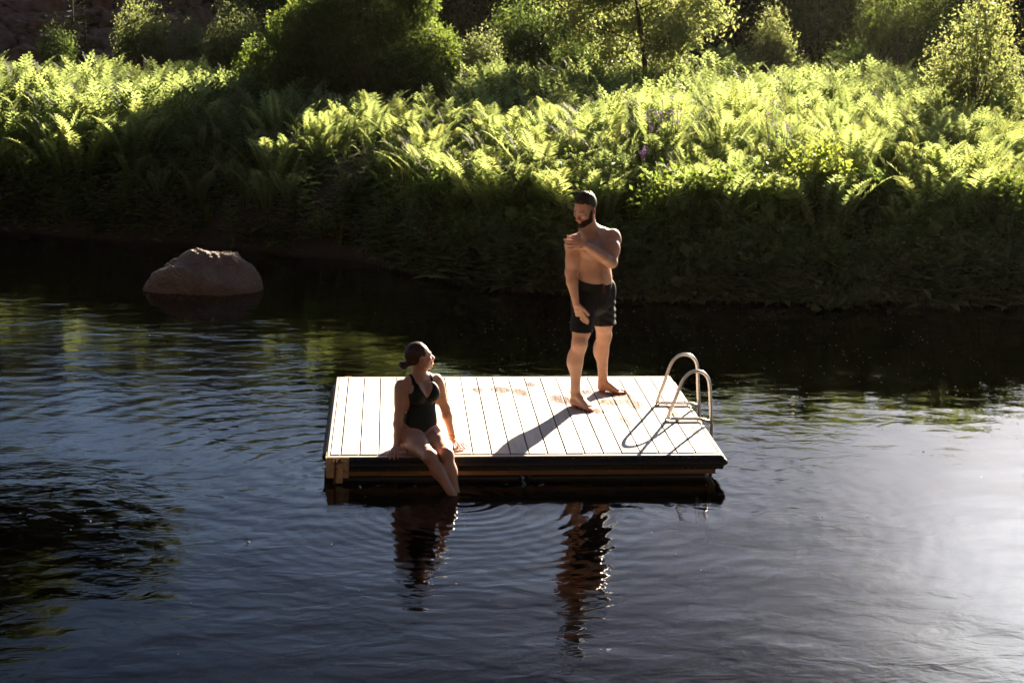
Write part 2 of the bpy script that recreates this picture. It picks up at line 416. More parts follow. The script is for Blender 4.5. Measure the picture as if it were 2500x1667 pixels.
# ------------------------------------------------------------------ leaves, weeds, grass
def leaves(P, size, r, out=None, flat=0.0, asp=.5, cup=.15):
    """one folded diamond leaf per point"""
    n = len(P); size = np.broadcast_to(size, n)*r.uniform(.65, 1.25, n)
    d = r.normal(size=(n, 3)); d[:, 2] -= .25
    if out is not None: d = d+out*1.2
    d /= np.linalg.norm(d, axis=1)[:, None]
    w = r.normal(size=(n, 3)); w[:, 2] += flat*3; w = np.cross(w, d); w /= np.linalg.norm(w, axis=1)[:, None]+1e-9
    nn = np.cross(d, w); s = size[:, None]
    V = np.stack([P, P+d*s*.45+w*s*asp*.5+nn*s*cup, P+d*s, P+d*s*.45-w*s*asp*.5+nn*s*cup], 1).reshape(-1, 3)
    F = np.arange(n*4).reshape(n, 4); v = np.repeat(r.uniform(0, 1, n), 4)
    return V, F, v
def join(parts):
    VV, FF, vv, o = [], [], [], 0
    for V, F, v in parts: VV.append(V); FF.append(F+o); vv.append(v); o += len(V)
    return np.concatenate(VV), np.concatenate(FF), np.concatenate(vv)
def weed_geo(seed, h=.6, n=22, size=.10):
    r = np.random.default_rng(seed); t = np.linspace(.15, 1, n); lean = r.normal(0, .18, 2)
    st = np.stack([lean[0]*t**1.5*h, lean[1]*t**1.5*h, t*h], 1)
    a = np.arange(n)*2.4+r.uniform(0, 6); d = np.stack([np.cos(a), np.sin(a), .25+0*a], 1)
    P = st+d*.01
    ln = size*(1.15-.6*t)[:, None]*r.uniform(.8, 1.3, n)[:, None]; d = d+r.normal(0, .2, (n, 3)); d /= np.linalg.norm(d, axis=1)[:, None]
    w = np.cross(d, np.array((0, 0, 1.))); w /= np.linalg.norm(w, axis=1)[:, None]; up = np.array((0, 0, -.12))
    V = np.stack([P, P+d*ln*.45+w*ln*.22, P+d*ln+up*ln*2, P+d*ln*.45-w*ln*.22], 1).reshape(-1, 3)
    F = np.arange(n*4).reshape(n, 4); v = np.repeat(r.uniform(0, 1, n), 4)
    S = np.array([(-.003, 0, 0), (.003, 0, 0), (lean[0]*h+.001, lean[1]*h, h), (lean[0]*h-.001, lean[1]*h, h)])
    return join([(V, F, v), (S, np.array([[0, 1, 2, 3]]), np.full(4, .5))])
def grass_geo(seed, n=16, h=.5):
    r = np.random.default_rng(seed); VV, FF, o = [], [], 0
    for i in range(n):
        a = r.uniform(0, 6.28); L = h*r.uniform(.6, 1.2); b = r.uniform(.05, .5); t = np.linspace(0, 1, 5); w = .0045*(1-t**2)+.0005
        x = .03*math.cos(a)+np.cos(a)*b*L*t**2; y = .03*math.sin(a)+np.sin(a)*b*L*t**2; z = L*(t-.25*b*t**2)
        sx, sy = -math.sin(a), math.cos(a)
        V = np.stack([np.stack([x-sx*w, y-sy*w, z], 1), np.stack([x+sx*w, y+sy*w, z], 1)], 1).reshape(-1, 3)
        F = np.array([(2*k, 2*k+1, 2*k+3, 2*k+2) for k in range(4)]); VV.append(V); FF.append(F+o); o += len(V)
    V = np.concatenate(VV); return V, np.concatenate(FF), np.repeat(r.uniform(0, 1, n), 10)
weeds = [weed_geo(i, rng.uniform(.4, .85), 18, rng.uniform(.12, .19)) for i in range(8)]
broad = [weed_geo(40+i, rng.uniform(.25, .4), 11, rng.uniform(.17, .24)) for i in range(5)]
grasses = [grass_geo(i, 18, rng.uniform(.35, .6)) for i in range(6)]
def bank_pts(n, s0, s1, x0, x1, keep=None):
    o = []
    while len(o) < n:
        x = rng.uniform(x0, x1); s = rng.uniform(s0, s1); y = float(shore(x))+s
        if keep is not None and not keep(x, y, s): continue
        o.append((x, y, float(ground(x, max(y, float(shore(x))+.02)))-.02, rng.uniform(.7, 1.25), rng.uniform(0, 6.28)))
    return o
gapline = lambda x, y: abs((x+.28)-(y-10.4)*.52) < .36 and 9.9 < y < 13.6
dens = lambda x, y, s: not gapline(x, y) and not (x > .4 and s > 1.15) and rng.uniform() < (.55 if x < -.4 else 1) and fbm(np.array(x), np.array(y*1.3+s), 3.2, 17) > rng.uniform(-.55, .35)
scatter('bank_weeds', weeds+broad, bank_pts(2700, -.05, 1.6, -8, 13, dens)+bank_pts(500, -.22, .12, .3, 13), weed_m, 'leafy green weeds covering the steep shaded face of the far bank', 'weeds')
scatter('bank_grass', grasses, bank_pts(150, .1, 1.7, -8, 13, lambda x, y, s: not gapline(x, y) and (x > -.5 or rng.uniform() < .3))+bank_pts(200, .7, 1.75, .6, 4.6), grass_m, 'long thin grass growing between the weeds on the far bank', 'grass')
low_m = leaf_mat('pale_weed_leaf', (.13, .20, .06), (.20, .30, .06), .42, .6, .15)  # paler leaf colour than the other bank weeds
scatter('bank_low_plants', broad, bank_pts(230, -.25, .9, .2, 13, lambda x, y, s: fbm(np.array(x), np.array(s*2), 2.6, 41) > -.05), low_m, 'paler broad-leaved plants scattered low on the far bank by the waterline', 'low plants')

# ------------------------------------------------------------------ flower plants
def flower_plant(x, y, h, label, seed):
    r = random.Random(seed); z = float(ground(x, y)); o = empty('flower_plant', (x, y, z))
    m = MB(); heads = []
    for i in range(4):
        a = r.uniform(0, 6.28); b = r.uniform(.04, .16); top = (math.cos(a)*b, math.sin(a)*b, h*r.uniform(.85, 1.05))
        m.tube([(0, 0, 0), (top[0]*.3, top[1]*.3, h*.5), top], [.005, .004, .003], 5); heads.append(top)
    m.build('stem', grass_m if False else twig_m, o)
    rr = np.random.default_rng(seed)
    P = np.concatenate([np.array(t)*np.array((.6, .6, 1))*np.array([[1, 1, k]]) for t in heads for k in (.35, .5, .65, .8)])
    V, F, v = leaves(P, .09, rr); me = tri_to_mesh('foliage', V, F, v, weed_m); link('foliage', me, o)
    for t in heads:
        n = 9; P = np.array(t)+rr.normal(0, .020, (n, 3)); VV, FF = [], []
        for q, p in enumerate(P):
            ax = rr.normal(size=3); ax /= np.linalg.norm(ax); u = np.cross(ax, (0, 0, 1.)); u /= np.linalg.norm(u)+1e-9; w = np.cross(ax, u)
            c = len(VV)
            for k in range(4):
                an = k*math.pi/2; d = (u*math.cos(an)+w*math.sin(an))*.75; e = np.cross(ax, d)
                VV += [p, p+d*.008+e*.005, p+d*.014, p+d*.008-e*.005]; FF.append((c+4*k, c+4*k+1, c+4*k+2, c+4*k+3))
        me = mesh_np('blossom', np.array(VV), np.array(FF), False, [flower_m]); link('blossom', me, o)
    tag(o, label, 'flowers', 'purple flowers among the ferns'); return o
flower_m = leaf_mat('petal', (.26, .14, .38), (.28, .14, .42), .4, .6, .2, .2)
fl = [(1590, 320, 'left cluster'), (1610, 300, ''), (1635, 315, ''), (1655, 325, ''), (1570, 335, ''), (1885, 315, ''), (1900, 345, ''), (1915, 360, ''), (1565, 390, ''), (1390, 350, '')]
names = ['purple flower heads at the left of the cluster behind the bearded man', 'tallest purple flower heads in the cluster right of the bearded man', 'purple flower heads in the middle of the cluster of ferns', 'purple flower heads at the right of the larger cluster', 'low purple flower heads at the foot of the larger cluster',
         'upper purple flower heads of the small group further right', 'middle purple flower heads of the small group further right', 'lowest purple flower heads of the small group further right', 'single purple flower head above the grass tuft', 'few purple flower heads hidden left between dark ferns']
for k, ((px, py, _), nm) in enumerate(zip(fl, names)):
    y = 7.1+1.9-(py-330)*.012; x = azx(px, y); flower_plant(x, y, 1.16-(py-320)*.003, nm, 70+k)

# ------------------------------------------------------------------ trees and bushes
def tube_arr(mb, p, q, r0, r1, n=6, bend=None):
    p, q = np.array(p), np.array(q); m = (p+q)/2+(bend if bend is not None else 0); mb.tube([p, m, q], [r0, (r0+r1)/2, r1], n, cap=False)
def make_tree(name, loc, H, trunk_h, cr, nleaf, lsize, mat, label, cat='tree', group=None, seed=0, r0=None, levels=2, nb=7, shape=1.0, clump=.22, droop=0.0, lean=(0, 0), bare=False):
    r = np.random.default_rng(seed); o = empty(name, loc); r0 = r0 or H*.022
    mb = MB(); top = np.array((lean[0], lean[1], H*.82)); ends = []
    mb.tube([(0, 0, -.1), (lean[0]*.2+r.normal(0, .01)*H, lean[1]*.2, H*.3), (lean[0]*.6, lean[1]*.6+r.normal(0, .015)*H, H*.58), top], [r0*1.2, r0*.85, r0*.55, r0*.15], 8)
    for i in range(nb):
        f = trunk_h+(1-trunk_h)*(i+.5)/nb*.92; f = min(f, .95); base = np.array((lean[0]*f, lean[1]*f, H*f*.82))
        a = i*2.4+r.uniform(-.4, .4); env = math.sin(math.pi*min(1, max(.08, (f-trunk_h*.7)/(1.12-trunk_h*.7))))**.6
        L = cr*env*r.uniform(.75, 1.1)*shape; up = (.55-droop)*L+H*.04
        e = base+np.array((math.cos(a)*L, math.sin(a)*L, up)); rb = r0*.42*(1-f*.6)
        tube_arr(mb, base, e, rb, rb*.25, 5, r.normal(0, .05, 3)*L); ends.append((e, L))
        for j in range(3 if levels > 1 else 1):
            t = r.uniform(.35, .9); b2 = base+(e-base)*t; d = r.normal(size=3); d[2] = abs(d[2])*.6; d /= np.linalg.norm(d)
            e2 = b2+d*L*r.uniform(.3, .6); tube_arr(mb, b2, e2, rb*.4, rb*.12, 4, r.normal(0, .03, 3)*L); ends.append((e2, L*.7))
    ends.append((top, cr*.5)); mb.build('trunk', bark_m, o, True)
    if not bare:
        w = np.array([max(.15, e[1]) for e in ends]); w = w/w.sum(); cnt = r.multinomial(nleaf, w); P = []
        for (e, L), c in zip(ends, cnt):
            k = max(1, c//14); cc = e+r.normal(0, 1, (k, 3))*np.array((1, 1, .75))*max(clump*cr, .30*L*.6)
            idx = r.integers(0, k, c); P.append(cc[idx]+r.normal(0, 1, (c, 3))*cr*.055)
        P = np.concatenate(P); P = P[P[:, 2] > .15*trunk_h*H]
        V, F, v = leaves(P, lsize, r); link('crown', tri_to_mesh('crown', V, F, v, mat), o)
    return tag(o, label, cat, group)
def make_bush(name, loc, lobes, nleaf, lsize, mat, label, cat='bush', group=None, seed=0, shell=.35, stems=6, gap=.25, spiky=0.0, trunk=True, inner=.12):
    """lobes: (cx, cy, cz, rx, ry, rz); leaves in a ragged shell plus clumps"""
    r = np.random.default_rng(seed); o = empty(name, loc)
    vol = np.array([l[3]*l[4]+l[3]*l[5] for l in lobes]); cnt = r.multinomial(nleaf, vol/vol.sum()); P, O = [], []
    for lb, c in zip(lobes, cnt):
        d = r.normal(size=(c*2, 3)); d /= np.linalg.norm(d, axis=1)[:, None]
        nz = fbm(d[:, 0]*3+lb[0]*7, d[:, 1]*3+d[:, 2]*4, 1.6, seed+5); keep = nz > -gap*2.2+r.normal(0, .2, len(d)); d, nz = d[keep][:c], nz[keep][:c]
        rad = 1-np.abs(r.normal(0, shell, len(d)))*.5+.16*nz+spiky*np.clip(r.normal(0, 1, len(d)), 0, 2)*np.clip(d[:, 2]+.3, 0, 1)
        P.append(np.array(lb[:3])+d*rad[:, None]*np.array(lb[3:])); O.append(d)
    P, O = np.concatenate(P), np.concatenate(O); k = P[:, 2] > -.05; P, O = P[k], O[k]
    V, F, v = leaves(P, lsize, r, O*.5)
    if inner > 0:
        c2 = r.multinomial(int(nleaf*inner), vol/vol.sum()); d = r.normal(size=(c2.sum(), 3)); d /= np.linalg.norm(d, axis=1)[:, None]; lb = np.repeat(np.array(lobes), c2, 0)
        P2 = lb[:, :3]+d*lb[:, 3:]*r.uniform(.25, .86, len(d))[:, None]; P2 = P2[P2[:, 2] > -.02]; V, F, v = join([(V, F, v), leaves(P2, lsize*2.0, r, None, asp=.8)])
    link('foliage', tri_to_mesh('foliage', V, F, v, mat), o)
    mb = MB()
    for i in range(stems):
        lb = lobes[i % len(lobes)]; d = r.normal(size=3); d[2] = abs(d[2])+.3; d /= np.linalg.norm(d); e = np.array(lb[:3])+d*np.array(lb[3:])*.85
        b = np.array((r.normal(0, .06), r.normal(0, .06), -.05)); rr = .012+.012*lb[5]
        mb.tube([b, b*.5+e*.5+r.normal(0, .05, 3), e], [rr, rr*.6, rr*.2], 5, cap=False)
    mb.build('stem', twig_m if lsize < .07 else bark_m, o, True)
    return tag(o, label, cat, group)

bx_, by_ = big_bush_c
make_bush('ivy_covered_tree', (bx_, by_, 1.1), [(.1, 0, 1.2, 1.2, 1.3, 1.3), (-.5, .1, .8, 1.0, 1.1, .85), (.85, -.1, 1.1, .75, .9, .85), (.15, 0, 2.4, 1.0, 1.1, 1.0), (-1.25, -.1, .95, .85, .8, .60), (-.95, .1, 1.55, .6, .7, .5), (1.2, .1, .45, .55, .7, .55), (1.0, -.3, 2.1, .32, .4, .35), (1.35, .1, 1.2, .35, .5, .45), (-.75, -.4, 1.7, .45, .4, .45), (.3, -.9, .9, .5, .35, .5)], 90000, .062, ivy_m,
          'large dark leafy dome covered in creepers rising from the middle of the ferns', 'tree', seed=2, shell=.55, stems=14, gap=.6, inner=.05, spiky=.07)
make_tree('oak_tree', (azx(1578, 19.5), 19.5, 1.15), 3.5, .18, 1.7, 22000, .095, shrub_m, 'small oak with a thin trunk and sunlit leaf clumps at the back of the ferns', seed=5, r0=.055, nb=14, clump=.11, lean=(-.55, 0), droop=.35)
ax_, ay_ = azx(2370, 13.2), 13.2
make_bush('alder_bush', (ax_, ay_, float(ground(ax_, ay_))), [(0, 0, 1.25, .72, .7, 1.05), (-.35, 0, .9, .55, .5, .75), (.45, .1, .95, .6, .6, .75), (.15, 0, 1.9, .42, .4, .55)], 9000, .050, shrub_m,
          'tall pale-leaved bush with thin stems at the right edge of the fern field', seed=8, shell=.8, stems=26, gap=.5, spiky=.12)
def bush_at(name, px, Y, w, h, n, ls, mat, label, seed, z0=.0, group=None, gap=.4, spiky=.1, cat='bush', shell=.7):
    x = azx(px, Y); r = np.random.default_rng(seed+99)
    lobes = [(0, 0, h*.5, w*.42, w*.4, h*.5)]+[(r.uniform(-.3, .3)*w, r.uniform(-.2, .2)*w, h*r.uniform(.3, .6), w*.28, w*.28, h*.36) for _ in range(4)]
    return make_bush(name, (x, Y, float(ground(x, Y))+z0), lobes, n, ls, mat, label, cat, group, seed, shell=shell, stems=8, gap=gap, spiky=spiky)
bush_at('willow_bush', 1868, 22.3, 1.25, 1.95, 5000, .055, shrub_m, 'pale green bush standing alone at the back of the ferns before the dark hillside', 21, spiky=.2)
bush_at('round_shrub', 1642, 24.5, .8, 2.1, 3000, .05, weed_m, 'small rounded shrub right of the thin oak', 22)
bush_at('willow_bush', 2060, 22.0, 1.2, 1.35, 2600, .05, weed_m, 'low straggly shrub between the pale bush and the dark tree on the right', 23, spiky=.2)
bush_at('willow_bush', 2180, 25.0, 2.3, 3.1, 9000, .06, ivy_m, 'dark tree with a sunlit left rim behind the pale alder bush', 24, cat='tree')
bush_at('willow_bush', 2330, 27.0, 3.0, 3.4, 7000, .06, ivy_m, 'tall dark shrub behind the alder bush', 25)
bush_at('willow_bush', 340, 23.0, 1.35, 1.95, 5200, .055, shrub_m, 'sunlit pale green bush in front of the rubble slope', 26, spiky=.15)
bush_at('willow_bush', 445, 23.6, .9, 1.6, 2600, .055, shrub_m, 'smaller shaded bush between the two sunlit bushes on the left', 27)
bush_at('willow_bush', 560, 23.0, 1.35, 1.8, 5200, .055, shrub_m, 'wide sunlit bush just left of the creeper covered dome', 28, spiky=.15)
bush_at('round_shrub', 552, 25.5, .75, 2.7, 3000, .055, shrub_m, 'taller rounded sapling rising behind the wide sunlit bush', 29)
bush_at('willow_bush', 120, 22.8, .9, 1.3, 1500, .05, weed_m, 'low shrub at the far left under the rubble slope', 30, spiky=.2)
bush_at('willow_bush', 1175, 21.5, 1.0, 1.5, 3500, .05, shrub_m, 'bright leafy shrub touching the right side of the creeper covered dome', 31, spiky=.1)
bush_at('willow_bush', 1280, 24.0, 1.9, 2.1, 7000, .055, weed_m, 'dark green rounded bush left of the thin oak', 32)
bush_at('willow_bush', 1400, 22.0, 1.1, 1.3, 3000, .05, weed_m, 'low bush beneath the left branches of the thin oak', 33, spiky=.15)
bush_at('willow_bush', 1500, 22.5, 1.1, 1.25, 2600, .06, shrub_m, 'sunlit low bush behind the foot of the thin oak', 34, spiky=.1)
for k, (px, Y, H, c, m_, lb) in enumerate([(1165, 29, 5.5, 1.6, shrub_m, 'sunlit young tree right behind the creeper covered dome'), (1245, 32, 6.5, 1.8, shrub_m, 'taller sunlit tree behind the dark rounded bush'),
        (1330, 35, 7, 1.9, weed_m, 'greener tree left of the oak crown'), (700, 34, 6.5, 1.8, forest_m, 'shaded tree left behind the creeper covered dome'), (1430, 38, 7.5, 1.8, forest_m, 'dark tree behind the oak crown'), (2480, 30, 6.5, 1.9, shrub_m, 'brownish sunlit tree in the top right corner')]):
    bush_at('young_tree', px, Y, c*2.0, H, 24000, .075, m_, lb, 50+k, cat='tree', gap=.5, spiky=.1)
x = azx(1800, 34); make_tree('bare_tree', (x, 34, float(ground(x, 34))), 6.5, .15, 2.0, 0, .05, forest_m, 'leafless grey tree before the dark hillside', seed=61, nb=14, bare=True, r0=.06)
x = azx(1000, 18.2); 

def conifer(name, loc, H, R, seed, label, group=None, dens=1.0, me=None):
    r = np.random.default_rng(seed); o = empty(name, loc); mb = MB(); mb.tube([(0, 0, -.1), (0, 0, H*.5), (0, 0, H)], [H*.016, H*.010, .01], 6); mb.build('trunk', bark_m, o, True)
    VV = []; nl = int(H*4*dens)+6
    for i in range(nl):
        f = i/nl; z = H*(.06+.93*f); L = R*(1-f)**.8*r.uniform(.75, 1.1)+.04*H*.2; nbr = int(6+3*(1-f))
        for j in range(nbr):
            a = r.uniform(0, 6.28); d = np.array((math.cos(a), math.sin(a), -.18+.3*f)); n = int(16*dens)+6; t = r.uniform(.05, 1, n)
            base = np.array((0, 0, z))+d*L*t[:, None]; base[:, 2] += -.10*L*t**2
            sd = np.array((-math.sin(a), math.cos(a), 0))*r.choice([-1, 1], n)[:, None]; w = L*.20*(1.15-t)[:, None]+.02
            tip = base+sd*w+d*w*.7+r.normal(0, .02*R, (n, 3)); th = np.array((0, 0, 1.))*.018*R+d*.02*R
            VV.append(np.stack([base-th, base+th, tip+th*.3, tip-th*.3], 1).reshape(-1, 3))
    V = np.concatenate(VV); F = np.arange(len(V)).reshape(-1, 4)
    link('crown', tri_to_mesh('crown', V, F, np.repeat(r.uniform(0, 1, len(F)), 4), needle_m), o)
    return tag(o, label, 'tree', group)
for k, (px, Y, H, lb) in enumerate([(168, 23.5, 2.0, 'left of two young spruces before the rubble slope'), (196, 24.2, 1.95, 'right of two young spruces before the rubble slope')]):
    x = azx(px, Y); conifer('young_spruce', (x, Y, float(ground(x, Y))), H, .38, 80+k, lb, None, 1.6)

# far forest: a few tree kinds, every tree its own copies
def copy_tree(o, loc, rz, s, label=None):
    c = o.copy(); COL.objects.link(c); c.location = loc; c.rotation_euler = (0, 0, rz); c.scale = (s, s, s*1.0)
    for ch in list(o.children):
        d = ch.copy(); COL.objects.link(d); d.parent = c
    if label: c['label'] = label
    return c
protos = []
for k in range(3):
    protos.append(make_tree('forest_tree', (0, 0, 0), 10, .10, 2.6, 11000, .26, forest_m, 'leafy tree in the dark forest on the hillside behind the ferns', 'tree', 'trees of the hillside forest', seed=200+k, nb=16, clump=.22))
for k in range(2):
    protos.append(conifer('forest_conifer', (0, 0, 0), 11, 2.3, 220+k, 'conifer in the dark forest on the hillside behind the ferns', 'trees of the hillside forest', .8))
used = [False]*5; cntf = 0
for row, (Y0, sp) in enumerate(((40, 3.4), (47, 3.4), (55, 3.3), (64, 3.3), (76, 3.8))):
    D = Y0+12
    for X in np.arange(-.34*D, .52*D, sp):
        x = X+rng.uniform(-1, 1); y = Y0+rng.uniform(-2, 2); az = math.atan2(x-.484, y+12)
        if row < 2 and az < -.10: continue
        want = np.interp(az, [-.3, -.1, .0, .12, .2, .3, .4, .5], [15.6, 15.6, 16.0, 16.0, 16.8, 16.4, 14.6, 13.5])+rng.uniform(-1.3, .5)
        zt = (y+12)*math.tan(math.radians(want))-3.9; z = float(ground(x, y)); Hh = max(6., (zt-z)*(.62+.095*row if row < 4 else 1.0))
        k = int(rng.integers(5)) if az < .12 else int(rng.choice([0, 3, 4, 3, 4]))
        s = Hh/(10 if k < 3 else 11)
        if not used[k]:
            o = protos[k]; o.location = (x, y, z-.1); o.scale = (s, s, s); used[k] = True
        else: o = copy_tree(protos[k], (x, y, z-.1), rng.uniform(0, 6.28), s)
        if az < -.08: o['label'] = ('leafy tree' if k < 3 else 'conifer')+' of the dark forest above the rubble slope on the left'; o['group'] = 'forest trees above the rubble slope'
        elif az > .13: o['label'] = ('leafy tree' if k < 3 else 'conifer')+' of the hazy dark forest on the right hillside'; o['group'] = 'forest trees on the right hillside'
        cntf += 1
print('forest', cntf)
# shrubs along the foot of the forest
sp_ = [bush_at('forest_shrub', 1700+200*i, 31, 2.6, 2.8, 6000, .09, m_, 'dark shrub at the foot of the hillside forest', 500+i, group='shrubs at the forest foot') for i, m_ in enumerate((forest_m, ivy_m, weed_m))]
for i in range(44):
    Y = rng.uniform(28, 38); px = rng.uniform(650, 2700); x = azx(px, Y); q = sp_[int(rng.integers(3))]
    copy_tree(q, (x, Y, float(ground(x, Y))), rng.uniform(0, 6.28), rng.uniform(.7, 1.5))
# a tall tree just outside the left edge: its crown is mirrored in the water
make_bush('river_tree', (-9.5, 14.3, float(ground(-9.5, 14.3))), [(.6, 0, 6.0, 2.4, 2, 1.8), (2.4, 0, 4.9, 2.1, 1.8, 1.2), (4.2, -.2, 4.5, 1.7, 1.4, .95), (5.6, 0, 4.7, .9, .9, .65), (3.0, .2, 5.9, 1.5, 1.3, .8), (1.4, 0, 4.2, 1.0, 1, .8)], 42000, .15, forest_m,
          'tall riverside tree left of the frame whose crown is mirrored in the water', 'tree', seed=301, shell=.8, stems=16, gap=.5)

# rubble slope
def rubble():
    VV, FF, o = [], [], 0
    base = []
    ph = (1+5**.5)/2
    ico = np.array([(-1, ph, 0), (1, ph, 0), (-1, -ph, 0), (1, -ph, 0), (0, -1, ph), (0, 1, ph), (0, -1, -ph), (0, 1, -ph), (ph, 0, -1), (ph, 0, 1), (-ph, 0, -1), (-ph, 0, 1)])/1.9
    fi = np.array([(0, 11, 5), (0, 5, 1), (0, 1, 7), (0, 7, 10), (0, 10, 11), (1, 5, 9), (5, 11, 4), (11, 10, 2), (10, 7, 6), (7, 1, 8), (3, 9, 4), (3, 4, 2), (3, 2, 6), (3, 6, 8), (3, 8, 9), (4, 9, 5), (2, 4, 11), (6, 2, 10), (8, 6, 7), (9, 8, 1)])
    for i in range(4200):
        y = rng.uniform(26.3, 48); x = rng.uniform(-.36*(y+12), -1.0+(-2.0 if y < 28 else 0)); z = float(ground(x, y)); s = rng.uniform(.10, .42)*(1+.5*(rng.uniform() < .1))
        V = ico*(1+rng.normal(0, .18, (12, 1)))*np.array((1, rng.uniform(.6, 1), rng.uniform(.45, .8)))*s
        a, b = rng.uniform(-.6, .6), rng.uniform(0, 6.28); c, s_ = math.cos(a), math.sin(a)
        V = np.stack([V[:, 0], V[:, 1]*c-V[:, 2]*s_, V[:, 1]*s_+V[:, 2]*c], 1); V = rotz(V, b)+np.array((x, y, z+s*.1)); VV.append(V); FF.append(fi+o); o += 12
    m = simple_mat('rubble_stone', (.20, .13, .10), .85, bump=.03, scale=5, var=.45)
    tag(link('rubble', mesh_np('rubble', np.concatenate(VV), np.concatenate(FF), False, [m])), 'dark slope of broken rocks at the top left', 'rubble', kind='stuff')
rubble()
# dead branches lying on the rubble
mb = MB(); r_ = np.random.default_rng(4); x0, y0 = azx(60, 25.6), 25.6; z0 = float(ground(x0, y0))
for i in range(16):
    p = np.array((r_.uniform(-1, .8), r_.uniform(0, .6), r_.uniform(.2, 1.1))); d = np.array((r_.uniform(.5, 1.5), r_.uniform(-.3, .3), r_.uniform(-.7, -.1)))
    mb.tube([p, p+d*.5+r_.normal(0, .06, 3), p+d], [.018, .012, .004], 5)
o = mb.build('dead_branches', twig_m); o.location = (x0, y0, z0); tag(o, 'tangle of dry dead branches lying on the rocks at the far left', 'branches')

# near bank shrubs that stand out
def shrub_near(name, px, Y, lobes, n, ls, mat, label, seed, dz=0.0):
    x = azx(px, Y); z = float(ground(x, Y))+dz
    make_bush(name, (x, Y, z), lobes, n, ls, mat, label, 'bush', None, seed, shell=.9, stems=12, gap=.4, spiky=.15)
shrub_near('leafy_bush', 2165, 7.6, [(0, 0, .40, .45, .35, .42), (.35, .1, .25, .40, .35, .35), (-.15, 0, .62, .20, .20, .28)], 2200, .085, weed_m, 'leafy bush with sunlit tips on the shaded right bank', 401)
shrub_near('leafy_bush', 2110, 6.75, [(0, 0, .22, .55, .42, .35), (-.35, -.15, .12, .4, .35, .25)], 1700, .085, weed_m, 'dark bush overhanging the water at the right end of the bank', 402)
shrub_near('leafy_bush', 2420, 7.2, [(0, 0, .45, .7, .5, .5), (.4, 0, .6, .5, .4, .4)], 2600, .085, ivy_m, 'dark bush at the right edge of the picture above the water', 403)
shrub_near('leafy_bush', 2010, 7.6, [(0, 0, .75, .40, .35, .5), (.12, -.1, .45, .3, .3, .4)], 1500, .08, grass_m, 'sunlit plant with long pale leaves drooping at the bend of the bank', 404)
shrub_near('leafy_bush', 1060, 8.6, [(0, 0, .45, .42, .35, .45), (-.15, -.1, .7, .2, .2, .25)], 1300, .08, weed_m, 'dark bush with a few shining leaves at the left corner of the near bank', 405)
shrub_near('leafy_bush', 1700, 7.5, [(0, 0, .6, .8, .45, .5), (.7, .0, .5, .6, .4, .45)], 2600, .09, ivy_m, 'broad shaded bush on the bank right of the bearded man', 406)
shrub_near('leafy_bush', 1560, 7.15, [(0, 0, .25, .8, .35, .4), (.8, 0, .22, .7, .35, .35)], 2200, .09, weed_m, 'low leafy shrubs at the water line behind the bearded man', 407)

for q, (px, yy, w, nm) in enumerate([(1290, 7.75, .7, 'mounded dark weedy bush on the bank left of the bearded man'), (1180, 8.05, .55, 'small mounded bush between the corner of the bank and the man'), (1440, 7.35, .6, 'dark bush directly behind the legs of the man'),
        (1830, 7.05, .75, 'wide mounded bush on the bank right behind the ladder'), (1960, 6.9, .6, 'rounded dark bush above the water beyond the ladder'), (2260, 6.95, .6, 'spreading dark bush low on the right bank'), (1650, 7.0, .6, 'small spreading bush at the water just right of the man')]):
    shrub_near('leafy_bush', px, yy, [(0, 0, .25, w, .38, .34), (.3, -.05, .45, w*.5, .3, .28), (-.3, .05, .12, w*.55, .35, .25)], 1900, (.10, .085, .12)[q % 3], (weed_m, ivy_m, weed_m)[q % 3], nm, 430+q)

